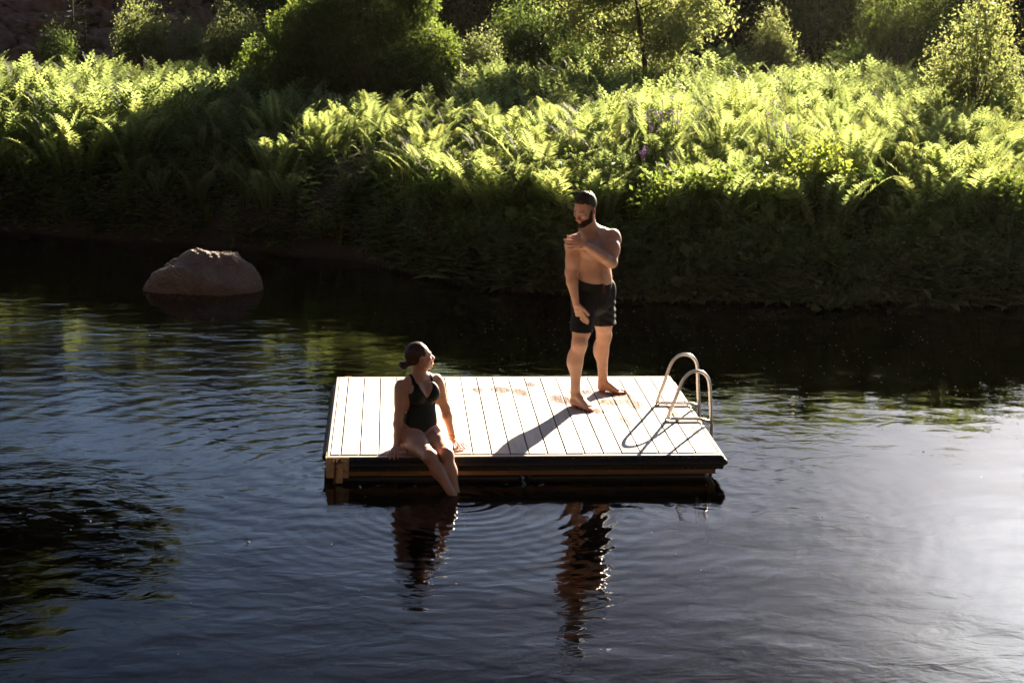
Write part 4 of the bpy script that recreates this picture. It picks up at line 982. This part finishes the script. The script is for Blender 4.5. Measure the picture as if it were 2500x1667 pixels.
def skin_mat(name, base, dark):
    m, n, l = new_mat(name)
    out = N(n, 'OutputMaterial'); p = N(n, 'BsdfPrincipled', i_Roughness=0.42)
    p.inputs['Specular IOR Level'].default_value = 0.45
    p.inputs['Subsurface Weight'].default_value = 0.18; p.inputs['Subsurface Scale'].default_value = 0.02
    p.inputs['Subsurface Radius'].default_value = (1.0, 0.35, 0.15)
    tc = N(n, 'TexCoord'); no = N(n, 'TexNoise', i_Scale=14.0, i_Detail=8.0, i_Roughness=0.65)
    l.new(tc.outputs['Object'], no.inputs['Vector'])
    rp = ramp(n, [(0.3, tuple(c*.82 for c in base)), (0.7, base)]); l.new(no.outputs[0], rp.inputs[0])
    at = N(n, 'Attribute', attribute_name='dark'); at2 = N(n, 'Attribute', attribute_name='red')
    n2 = N(n, 'TexNoise', i_Scale=160.0, i_Detail=3.0); l.new(tc.outputs['Object'], n2.inputs['Vector'])
    r2 = ramp(n, [(0.35, (.25, .25, .25)), (0.6, (1, 1, 1))]); l.new(n2.outputs[0], r2.inputs[0])
    mu = N(n, 'Math', operation='MULTIPLY'); l.new(at.outputs['Fac'], mu.inputs[0]); l.new(r2.outputs[0], mu.inputs[1])
    m1 = N(n, 'MixRGB'); l.new(at2.outputs['Fac'], m1.inputs[0]); l.new(rp.outputs[0], m1.inputs[1]); m1.inputs[2].default_value = (base[0]*.85, base[1]*.42, base[2]*.42, 1)
    m2 = N(n, 'MixRGB'); l.new(mu.outputs[0], m2.inputs[0]); l.new(m1.outputs[0], m2.inputs[1]); m2.inputs[2].default_value = (*dark, 1)
    l.new(m2.outputs[0], p.inputs['Base Color'])
    b = N(n, 'Bump', i_Strength=0.35, i_Distance=0.003); l.new(no.outputs[0], b.inputs['Height']); l.new(b.outputs[0], p.inputs['Normal'])
    l.new(p.outputs[0], out.inputs[0]); return m

def cloth_mat(name, col, rough, bump, scale):
    m = simple_mat(name, col, rough, bump=bump, scale=scale, var=.3); return m
hair_m = simple_mat('dark_hair', (.050, .024, .012), .55, spec=.15, bump=.005, scale=60, stretch=(1, 1, .5), col2=(.010, .005, .003))
hair_w = simple_mat('brown_hair', (.065, .028, .012), .45, spec=.25, bump=.003, scale=75, stretch=(.22, 1, .8), col2=(.028, .011, .005))

def bump_fn(P, c, r): return np.exp(-(((P-np.array(c))**2).sum(1))/(r*r))

# ---- the man
def build_man():
    h = 0.004
    F = Field((1.80, 1.10, 0.19), (2.68, 2.06, 2.08), h)
    fw = nrm((.42, -.90, 0)); up = np.array((0, 0, 1.)); lt = np.cross(up, fw)   # his left
    pf = nrm((.60, -.80, 0)); pl = np.cross(up, pf)
    pel = np.array((2.215, 1.635, 1.10)); wa = np.array((2.222, 1.625, 1.29)); ch = np.array((2.205, 1.625, 1.51)); uc = np.array((2.195, 1.635, 1.635))
    F.seg(pel, wa, (.160, .115), (.158, .105), .03, lat=pl)
    F.seg(wa-lt*.010, ch-lt*.004, (.156, .104), (.174, .118), .04, lat=lt)
    F.seg(ch, uc, (.162, .115), (.115, .075), .04, lat=lt)
    for q in (-1, 1):
        F.ell(ch+lt*q*.078+fw*.078+up*.035, (.088, .045, .066), .035, (lt, fw, up))     # chest
        F.ell(ch+lt*q*.125-fw*.02-up*.03, (.055, .075, .13), .04, (lt, fw, up))          # flank
        F.ell(ch+lt*q*.085-fw*.08+up*.05, (.075, .045, .10), .04, (lt, fw, up))          # shoulder blade
        F.ell(pel+pl*q*.075-pf*.07-up*.01, (.085, .085, .095), .04, (pl, pf, up))
        F.ell(wa+lt*q*.118-fw*.01-up*.06, (.045, .07, .06), .04)
    F.ell(wa+fw*.035-up*.02, (.115, .085, .12), .05, (lt, fw, up))                      # belly
    F.seg(ch+fw*.128-up*.08, ch+fw*.134+up*.06, .008, .006, .03, mode='sub')            # sternum line
    nb = np.array((2.190, 1.635, 1.685)); Rs = np.array((2.025, 1.540, 1.598)); Ls = np.array((2.368, 1.690, 1.625))
    F.seg(uc+up*.015, Rs+up*.018, (.062), (.050), .04); F.seg(uc+up*.02, Ls+up*.015, .062, .052, .04)
    F.seg(nb+up*.005-fw*.01, (Rs+nb)/2+up*.012, .05, .035, .04); F.seg(nb+up*.005-fw*.01, (Ls+nb)/2+up*.016, .05, .035, .04)
    hc = np.array((2.118, 1.565, 1.880))
    F.seg(nb-fw*.015-up*.04, hc-up*.05+np.array((.022, .012, 0)), .066, .054, .035)
    F.seg(nb+fw*.045-lt*.02-up*.01, hc+np.array((.045, -.0, -.055)), .014, .016, .02)
    # collar bones
    F.seg(uc+fw*.075+up*.035, Rs+up*.045+fw*.01, .010, .010, .02); F.seg(uc+fw*.075+up*.035, Ls+up*.048+fw*.01, .010, .010, .02)
    T = F.copy()
    # right arm, hanging
    Re = np.array((2.002, 1.520, 1.345)); Rw = np.array((2.050, 1.455, 1.085))
    F.ell(Rs+np.array((-.012, 0, -.02)), (.066, .062, .078), .03)
    F.seg(Rs-up*.04, Re, .059, .046, .03); F.ell(Rs*.45+Re*.55+fw*.008, (.056, .056, .085), .03)
    fm = Re*.72+Rw*.28
    F.seg(Re, fm, .046, .048, .02); F.seg(fm, Rw, .048, .0285, .02)
    hand(F, Rw, (.36, -.16, -.92), (.5, .8, 0), [(.04, .10, .12), (.12, .20, .2), (.20, .26, .2), (.30, .30, .2)], .10, 1.05, 1, thumb=(.85, .42, .25))
    # left arm, folded across the chest
    Le = np.array((2.352, 1.530, 1.432)); Lw = np.array((2.115, 1.425, 1.594))
    F.ell(Ls+np.array((.012, -.005, -.02)), (.068, .064, .078), .03)
    F.seg(Ls-up*.03, Le, .060, .048, .03); F.ell(Ls*.5+Le*.5+np.array((.008, -.01, .01)), (.060, .062, .080), .03)
    fm = Le*.72+Lw*.28
    F.seg(Le, fm, .046, .049, .012); F.seg(fm, Lw, .048, .030, .012)
    hand(F, Lw, (-.145, -.016, .028), (-.12, 1, -.1), [(.22, .25, .35), (.10, .16, .25), (.06, .16, .25), (.06, .16, .25)], .17, 1.16, -1, thumb=(.30, .95, -.05))
    # legs
    J = [((2.135, 1.570, 1.08), (2.082, 1.450, .745), (2.052, 1.455, .58), (2.058, 1.435, .305), (2.024, 1.448), (2.208, 1.235)),
         ((2.300, 1.705, 1.08), (2.338, 1.815, .735), (2.330, 1.865, .58), (2.352, 1.905, .300), (2.318, 1.935), (2.545, 1.790))]
    for i, (hp, kn, cf, an, hl, to) in enumerate(J):
        hp, kn, cf, an = map(np.array, (hp, kn, cf, an)); hl = np.array((*hl, .21)); to = np.array((*to, .21))
        fd = nrm(to-hl); sd = np.cross(fd, up)
        F.seg(hp, kn, .092, .062, .03); F.ell(hp*.45+kn*.55+fd*.012, (.078, .078, .13), .04)
        F.ell(kn+fd*.02, (.052, .050, .058), .03)
        F.seg(kn, cf, .056, .056, .03); F.ell(cf-fd*.016+up*.02, (.058, .060, .105), .03)
        F.seg(cf, an+up*.03, .050, .036, .03); F.seg(an+up*.05, an-up*.02, .036, .037, .02)
        F.seg(kn+fd*.035-up*.05, an+fd*.012+up*.06, .022, .018, .03)
        heel = hl+fd*.038+up*.034
        F.ell(heel, (.036, .036, .034), .02); F.seg(an-up*.02, heel, .036, .033, .02)
        ball = to-fd*.075+up*.020
        F.seg(an-up*.005+fd*.01, ball+up*.008, (.033, .036), (.044, .016), .025, lat=sd)
        F.seg(heel, ball-up*.004, (.032, .026), (.042, .014), .02, lat=sd)
        F.ell(an+sd*.034, (.012, .014, .014), .015); F.ell(an-sd*.034+up*.004, (.012, .014, .014), .015)
        q = 1 if i == 0 else -1          # big toe on the inner side
        for j, (o, r, ln) in enumerate(((-.030, .0135, .0), (-.009, .0095, -.002), (.008, .009, -.010), (.023, .0085, -.020), (.036, .008, -.032))):
            tp = to+fd*(ln-.013)+sd*(-o*q)*-1*-1+up*(.012 if j else .014)
            F.seg(ball-fd*.01+sd*(-o*q)*.9, tp, r*1.15, r, .006)
    flo = 0.211
    g = F.whole(); F.d = np.maximum(F.d, flo-g[2])
    W, A = head(F, hc, (-.66, -.60, -.40), (-.20, -.28, 1.0), 1.06, True)
    V, Q = F.mesh()
    # markings
    dark = np.zeros(len(V)); red = np.zeros(len(V))
    tt = np.clip((V-Le)@(Lw-Le)/((Lw-Le)**2).sum(), 0, 1.6); offarm = np.linalg.norm(V-(Le+tt[:, None]*(Lw-Le)), axis=1) > .066
    rel = V-ch; L_, f_, u_ = rel@lt, rel@fw, rel@up
    front = (f_ > .04) & (np.abs(L_) < .17) & offarm & (V[:, 2] < 1.70)
    dark += front*.5*np.exp(-(L_/.075)**2-((u_-.03)/.085)**2)
    dark += front*.5*np.exp(-(L_/.022)**2)*(u_ < 0)*(u_ > -.30)*(.35+.65*(u_ < -.16))
    red += front*.7*(bump_fn(V, ch+lt*.088+fw*.12+up*.01, .014)+bump_fn(V, ch-lt*.088+fw*.12+up*.01, .014))
    dark += .8*bump_fn(V, wa+fw*.122+up*.005, .010)
    dark += .22*np.clip((V[:, 2]-.30)/.08, 0, 1)*np.clip((.78-V[:, 2])/.14, 0, 1)
    red += .5*((V[:, 2] < .24))
    loc = (V-np.array(hc))@np.array(A).T/1.06
    x, y, z = np.abs(loc[:, 0]), loc[:, 1], loc[:, 2]
    hd = (x < .105) & (y > -.06) & (y < .15) & (z > -.125) & (z < .14)
    red += hd*.8*np.exp(-((x/.02)**2+((y-.10)/.012)**2+((z+.062)/.013)**2))
    red += hd*.35*np.exp(-(((x-.045)/.02)**2+((y-.07)/.03)**2+((z+.02)/.02)**2)) + hd*.35*np.exp(-((x/.015)**2+((y-.115)/.02)**2+((z+.03)/.015)**2))
    red += hd*.9*(x > .080)*(np.abs(z) < .045)*(np.abs(y+.01) < .04)
    dark += hd*.7*((z < .085) & (z > -.03) & (y < .045) & (x > .04) & (x < .084))*(np.clip((.05-y)/.03, 0, 1))
    skin = skin_mat('man_skin', (.66, .37, .245), (.06, .03, .018))
    root = link('person', mesh_np('person', V, Q, True, [skin], attr=dict(dark=np.clip(dark, 0, 1), red=np.clip(red, 0, 1))))
    tag(root, 'bearded man in black swim shorts standing barefoot on the raft, hand on shoulder', 'person')
    # shorts
    C = Field((1.95, 1.30, .78), (2.56, 1.98, 1.32), h)
    C.seg(pel-up*.01, wa-up*.01-pl*.006, (.180, .136), (.172, .128), .03, lat=pl)
    for q in (-1, 1): C.ell(pel+pl*q*.08-pf*.07-up*.02, (.09, .09, .11), .04, (pl, pf, up))
    C.seg((2.135, 1.565, 1.10), (2.094, 1.475, .80), .108, .094, .03); C.seg((2.300, 1.705, 1.10), (2.338, 1.805, .78), .110, .104, .03)
    g = C.whole()
    C.d += np.clip((1.25-g[2])/.06, 0, 1)*(.0035*noise3(g[0]*.7, g[1]*.7, g[2]*1.3, 42, 3)+.002*noise3(g[0], g[1], g[2], 85, 5))
    # pocket flare at his left hip
    C.ell((2.378, 1.70, 1.17), (.036, .045, .07), .05)
    wr = np.clip((g[0]-2.28)/.1, 0, 1); C.d += wr*.006*np.sin(95*(g[2]+.45*(g[0]-2.3))+3*np.sin(9*g[1]))*np.clip((1.12-g[2])/.1, 0, 1)
    bottom = np.where(g[0]*.6+g[1]*.8 > 2.59, .842+.04*(g[0]-2.34)+.05*(1.75-g[1]), .852+.06*(2.05-g[0]))
    top = 1.262+.10*(g[1]-1.62)+.03*((g[0]-2.22)/.14)**2
    C.d = np.maximum(np.maximum(C.d, bottom-g[2]), g[2]-top)
    V, Q = C.mesh(); sh = simple_mat('swim_shorts', (.004, .0035, .003), .6, bump=.003, scale=26, var=.3, spec=.12)
    link('swim_shorts', mesh_np('swim_shorts', V, Q, True, [sh]), root)
    mb = MB(); k0 = wa+fw*.128+lt*.0+np.array((.01, 0, -.035))
    for s_ in (-1, 1): mb.tube([k0, k0+np.array((s_*.008, -.005, -.04)), k0+np.array((s_*.010, -.003, -.085))], .0022, 6)
    mb.build('drawstring', simple_mat('drawstring', (.20, .07, .03), .7), root)
    # hair and beard
    Hf = Field(np.array(hc)-.2, np.array(hc)+.2, .003); W, A = head(Hf, hc, (-.66, -.60, -.40), (-.20, -.28, 1.0), 1.06, True)
    g = Hf.whole(); P = np.stack([g[0]-hc[0], g[1]-hc[1], g[2]-hc[2]], -1)@np.array(A).T/1.06
    x, y, z = np.abs(P[..., 0]), P[..., 1], P[..., 2]
    nz = noise3(g[0], g[1], g[2], 130, 2)
    top_ = np.clip((z-.07)/.05, 0, 1)
    hair = Hf.d-(.003+.011*top_+.008*top_*np.clip(y/.07, 0, 1))-(.006*nz+.004*noise3(g[0], g[1], g[2], 60, 9))*top_
    line = .068+np.clip(-(y-.02), 0, .3)*-1.15       # hairline falls towards the nape
    line = np.where(y > .035, .088+.005*noise3(g[0], g[1], g[2], 150, 12)-.004*np.clip(x/.05, 0, 1), line)
    reg = line-z
    reg = np.maximum(reg, (y-.072+.25*np.clip(.10-z, 0, .05)+.12*x))
    G = Hf.copy(); G.d = np.maximum(hair, reg*.8).astype(np.float32); V, Q = G.mesh()
    link('hair', mesh_np('hair', V, Q, True, [hair_m]), root)
    lo_ = .020-np.clip(y/.070, 0, 1)*.068
    b = Hf.d-(.0015+.0065*np.clip((lo_-z)/.035, 0, 1)+.006*np.clip((-.06-z)/.05, 0, 1))-.0015*nz
    dmo = np.sqrt((x/.024)**2+((z+.0605)/.0155)**2)
    reg = z-lo_
    reg = np.maximum(reg, np.where(y > .05, (1-dmo)*.012, -1))
    reg = np.maximum(reg, -.002-y-.25*np.clip(z, -.1, 0)); reg = np.maximum(reg, x-.0745)
    reg = np.maximum(reg, -.120-z)
    reg = np.maximum(reg, (x-.012)*np.where((z > -.048) & (y > .05), 1, -1) - .022*(z < -.0))
    G = Hf.copy(); G.d = np.maximum(b, reg*.8).astype(np.float32); V, Q = G.mesh()
    link('beard', mesh_np('beard', V, Q, True, [hair_m]), root)
    face_bits(root, W, A, 1.06, hair_m, True)
    return root

def face_bits(root, W, A, s, hm, teeth):
    mb = MB()
    for q in (-1, 1): mb.tube([W((q*.014, .0945, .020)), W((q*.032, .0935, .029)), W((q*.048, .080, .022))], [.003*s, .0042*s, .002*s], 6)
    mb.build('eyebrows', hm, root, True)
    for q in (-1, 1):
        mb = MB(); mb.tube([W((q*.019, .0915, -.003)), W((q*.031, .0945, -.0065)), W((q*.044, .086, -.003))], [.0012*s, .0022*s, .0012*s], 6)
        mb.build('eye', hm, root, True)
    if teeth:
        T = Field(W((0, .093, -.062))-.04, W((0, .093, -.062))+.04, .002)
        T.ell(W((0, .0945, -.0595)), np.array((.0180, .008, .0060))*s, .002, A); V, Q = T.mesh()
        link('teeth', mesh_np('teeth', V, Q, True, [simple_mat('teeth', (.75, .70, .62), .3, var=.05)]), root)

# ---- the woman
def build_woman():
    h = 0.004
    F = Field((.42, -.58, -.20), (1.16, .48, 1.12), h)
    fw = nrm((.42, -.90, 0)); up = np.array((0, 0, 1.)); lt = np.cross(up, fw)
    pel = np.array((.705, .215, .335)); wa = np.array((.712, .240, .505)); ch = np.array((.712, .238, .645)); uc = np.array((.708, .242, .735))
    F.seg(pel, wa, (.152, .110), (.112, .082), .04, lat=lt)
    F.seg(wa, ch, (.110, .082), (.128, .092), .04, lat=lt)
    F.seg(ch, uc, (.124, .088), (.085, .058), .04, lat=lt)
    F.ell(wa+fw*.045-up*.07, (.10, .055, .085), .05, (lt, fw, up))
    for q in (-1, 1):
        F.ell(ch+lt*q*.060+fw*.084+up*.006, (.060, .048, .060), .034, (lt, fw, up))
        F.ell(ch+lt*q*.058+fw*.072+up*.040, (.052, .034, .055), .03, (lt, fw, up))
        F.ell(pel+lt*q*.088-fw*.05-up*.03, (.095, .10, .095), .04, (lt, fw, up))
        F.ell(ch+lt*q*.06-fw*.055+up*.04, (.06, .04, .09), .04, (lt, fw, up))
    F.seg(ch+fw*.150-up*.005, ch+fw*.115+up*.055, .010, .004, .012, mode='sub')
    nb = np.array((.706, .240, .775)); Rs = np.array((.572, .188, .712)); Ls = np.array((.832, .300, .728))
    F.seg(uc+up*.005, Rs+up*.008, .048, .040, .035); F.seg(uc+up*.005, Ls+up*.006, .048, .040, .035)
    F.seg(nb+up*.008, Rs*.45+nb*.55+up*.006, .038, .030, .04); F.seg(nb+up*.008, Ls*.45+nb*.55+up*.008, .038, .030, .04)
    hc = np.array((.708, .230, .925))
    F.seg(nb-up*.03, hc-up*.045-np.array((.012, -.01, 0)), .050, .043, .03)
    F.seg(uc+fw*.052+up*.035, Rs+up*.032, .007, .007, .015); F.seg(uc+fw*.052+up*.035, Ls+up*.032, .007, .007, .015)
    T = F.copy()
    # thighs join the trunk field too, so the suit can follow the hip
    Rh = np.array((.632, .185, .305)); Lh = np.array((.790, .258, .305)); Rk = np.array((.780, -.200, .262)); Lk = np.array((.903, -.160, .266))
    FL = F.copy()
    for G_, hp, kn in ((F, Rh, Rk), (FL, Lh, Lk)):
        G_.seg(hp, kn, .092, .053, .035); G_.ell(hp*.55+kn*.45+up*.004, (.080, .080, .074), .05)
    T2 = F.copy(); T2.comb(slice(None), FL.d, .012)
    FR = F
    for G_, kn, an, ft, q in ((FR, Rk, np.array((.968, -.315, -.035)), np.array((1.050, -.470, -.050)), 1), (FL, Lk, np.array((.990, -.262, -.085)), np.array((1.055, -.40, -.15)), -1)):
        d = nrm(an-kn); bk = nrm(np.array((-.1, 1, 0)))
        G_.ell(kn+np.array((.0, -.012, .008)), (.047, .045, .045), .03)
        cf = kn*.66+an*.34; G_.seg(kn, cf, .048, .048, .03); G_.ell(cf+bk*.014, (.047, .050, .080), .03, (np.cross(d, bk), bk, d))
        G_.seg(cf, an, .044, .030, .03)
        sd = nrm(np.cross(ft-an, up)); G_.seg(an, ft*.75+an*.25, (.028, .030), (.038, .016), .02, lat=sd); G_.ell(an+bk*.03-up*.01, (.027, .03, .028), .02)
        for o in (-.026, -.010, .004, .017, .028): G_.seg(ft*.72+an*.28+sd*o*q*.9, ft+sd*o*q-nrm(ft-an)*abs(o+.02)*.5, .010, .0085, .006)
    F.comb(slice(None), FL.d, .010)
    # arms
    Re = np.array((.550, .140, .492)); Rw = np.array((.530, .088, .268)); Le = np.array((.910, .305, .505)); Lw = np.array((.966, .262, .280))
    for s_, e, w in ((Rs, Re, Rw), (Ls, Le, Lw)):
        o = nrm((s_-uc)*np.array((1, 1, 0)))
        F.ell(s_+o*.006-up*.015, (.046, .045, .055), .03)
        F.seg(s_-up*.03, e, .041, .033, .04); F.ell(s_*.55+e*.45, (.040, .040, .08), .05)
        fm = e*.72+w*.28; F.seg(e, fm, .033, .034, .03); F.seg(fm, w, .034, .0235, .03)
    hand(F, Rw+np.array((0, 0, -.008)), (-.02, -.075, -.024), (0, -.25, -1), [(.15, .15, .4), (.1, .2, .45), (.1, .2, .45), (.15, .2, .45)], .20, .90, 1, thumb=(.35, .9, .1))
    hand(F, Lw+np.array((0, 0, -.015)), (.058, -.085, -.022), (-.1, 0, -1), [(-.02, .1, .1), (0, .1, .1), (0, .1, .1), (0, .1, .1)], .20, .90, 1, thumb=(.5, -.2, .3))
    hf, hu = (.93, .30, .16), (-.16, .02, 1)
    W, A = head(F, hc, hf, hu, .94, False)
    g = F.whole()
    F.d = np.where((g[1] > .012) & (g[1] < .5), np.maximum(F.d, .212-g[2]), F.d)
    V, Q = F.mesh()
    red = np.zeros(len(V)); loc = (V-hc)@np.array(A).T/.94; x, y, z = np.abs(loc[:, 0]), loc[:, 1], loc[:, 2]; hd = (np.abs(loc) < .2).all(1)
    red += hd*.95*np.exp(-((x/.022)**2+((y-.10)/.014)**2+((z+.062)/.014)**2)) + hd*.3*np.exp(-(((x-.045)/.02)**2+((y-.07)/.03)**2+((z+.02)/.02)**2))
    red += .35*(bump_fn(V, Rk, .06)+bump_fn(V, Lk, .06))
    skin = skin_mat('woman_skin', (.72, .40, .265), (.06, .03, .018))
    root = link('person', mesh_np('person', V, Q, True, [skin], attr=dict(dark=np.zeros(len(V)), red=np.clip(red, 0, 1))))
    tag(root, 'woman in a dark one-piece swimsuit sitting on the raft edge, feet in the water', 'person')
    # swimsuit: the trunk surface 4 mm proud inside its cut lines
    G = T2.copy(); g = G.whole()
    L_ = (g[0]-ch[0])*lt[0]+(g[1]-ch[1])*lt[1]; f_ = (g[0]-ch[0])*fw[0]+(g[1]-ch[1])*fw[1]; u_ = g[2]-ch[2]; aL = np.abs(L_)
    s1 = T.d
    base = np.minimum(T.d, 9)-.0045
    neck = -.016+aL*1.55+np.clip(aL-.05, 0, 1)*2.2
    r1 = (u_-neck)*.35
    half = .090+.060*(1-np.clip((u_+.01)/.11, 0, 1))**1.5
    r2 = (aL-half)*np.where(u_ > -.01, .8, -1)-(.02)*(u_ <= -.01)
    legl = -.400+np.where(f_ > -.02, aL*1.25, aL*.75)
    r3 = (legl-u_)*.6
    d = np.maximum(np.maximum(base, r1), r3); d = np.where(u_ > -.01, np.maximum(d, (aL-half)*.8), d)
    G.d = d.astype(np.float32)
    V, Q = G.mesh()
    suit = simple_mat('swimsuit_fabric', (.004, .008, .006), .55, spec=.12, bump=.0012, scale=45, var=.3, stretch=(1, 1, 2.2))
    link('swimsuit', mesh_np('swimsuit', V, Q, True, [suit]), root)
    # hair
    Hf = Field(hc-.24, hc+.2, .003); head(Hf, hc, hf, hu, .94, False); W, A = head(Field(hc-.01, hc+.01, .01), hc, hf, hu, .94, False)
    g = Hf.whole(); P = np.stack([g[0]-hc[0], g[1]-hc[1], g[2]-hc[2]], -1)@np.array(A).T/.94
    x, y, z = np.abs(P[..., 0]), P[..., 1], P[..., 2]
    hair = Hf.d-.0085-.0012*noise3(P[..., 0], P[..., 1]*.25, P[..., 2], 260, 4)
    line = np.where(y > .03, .020+(.0)*y, np.where(y > -.012, .018, -.01+(y+.03)*1.3))
    reg = np.maximum(line-z, np.where(z > .03, y-.050+.15*x+.10*np.clip(z-.05, 0, 1), y-.026))
    earc = np.sqrt(((x-.08)/.03)**2+((y+.008)/.026)**2+((z+.004)/.036)**2)
    reg = np.maximum(reg, (1-earc)*.015)
    Hf.d = np.maximum(hair, reg*.8).astype(np.float32)
    bun = W((0, -.146, -.034))
    Hf.ell(bun, (.034, .034, .031), .010); Hf.ell(W((.012, -.152, -.015)), (.022, .024, .019), .006)
    Hf.seg(W((0, -.085, -.018)), bun, .030, .016, .012)
    V, Q = Hf.mesh(); ho = link('hair', mesh_np('hair', V, Q, True, [hair_w]), root)
    mb = MB(); rr = random.Random(5)
    for i in range(16):
        p = bun+np.array([rr.uniform(-.03, .03) for _ in range(3)]); q = p+np.array((rr.uniform(-.02, .035), rr.uniform(-.02, .02), rr.uniform(-.06, -.025)))
        mb.tube([p, (p+q)/2+np.array((rr.uniform(-.012, .012), 0, .006)), q], [.0011, .0009, .0004], 4)
    mb.build('loose_strands', hair_w, root)
    face_bits(root, W, A, .94, hair_w, False)
    # bracelet on her left wrist
    mb = MB(); c = Lw+np.array((-.004, .002, .018)); an = np.linspace(0, 2*np.pi, 20, endpoint=False)
    mb.tube([c+np.array((math.cos(a)*.029, math.sin(a)*.027, math.sin(a)*.004)) for a in an], .0022, 6, closed=True)
    mb.build('bracelet', simple_mat('gold', (.75, .5, .2), .25, 1.0), root)
    return root

man = build_man()
woman = build_woman()
# ------------------------------------------------------------------ haze: one closed box of thin air round everything
def haze():
    mb = MB(); mb.box(-162, 172, -132, 262, -80, 78); m = bpy.data.materials.new('haze_air'); m.use_nodes = True; nt = m.node_tree; nt.nodes.clear()
    out = nt.nodes.new('ShaderNodeOutputMaterial'); v = nt.nodes.new('ShaderNodeVolumePrincipled'); v.inputs['Color'].default_value = (.95, .85, .78, 1)
    v.inputs['Density'].default_value = .00006; v.inputs['Anisotropy'].default_value = .75; nt.links.new(v.outputs[0], out.inputs['Volume'])
    o = mb.build('haze', m); tag(o, 'thin warm haze in the air over the river and meadow', 'haze', kind='stuff')
haze()
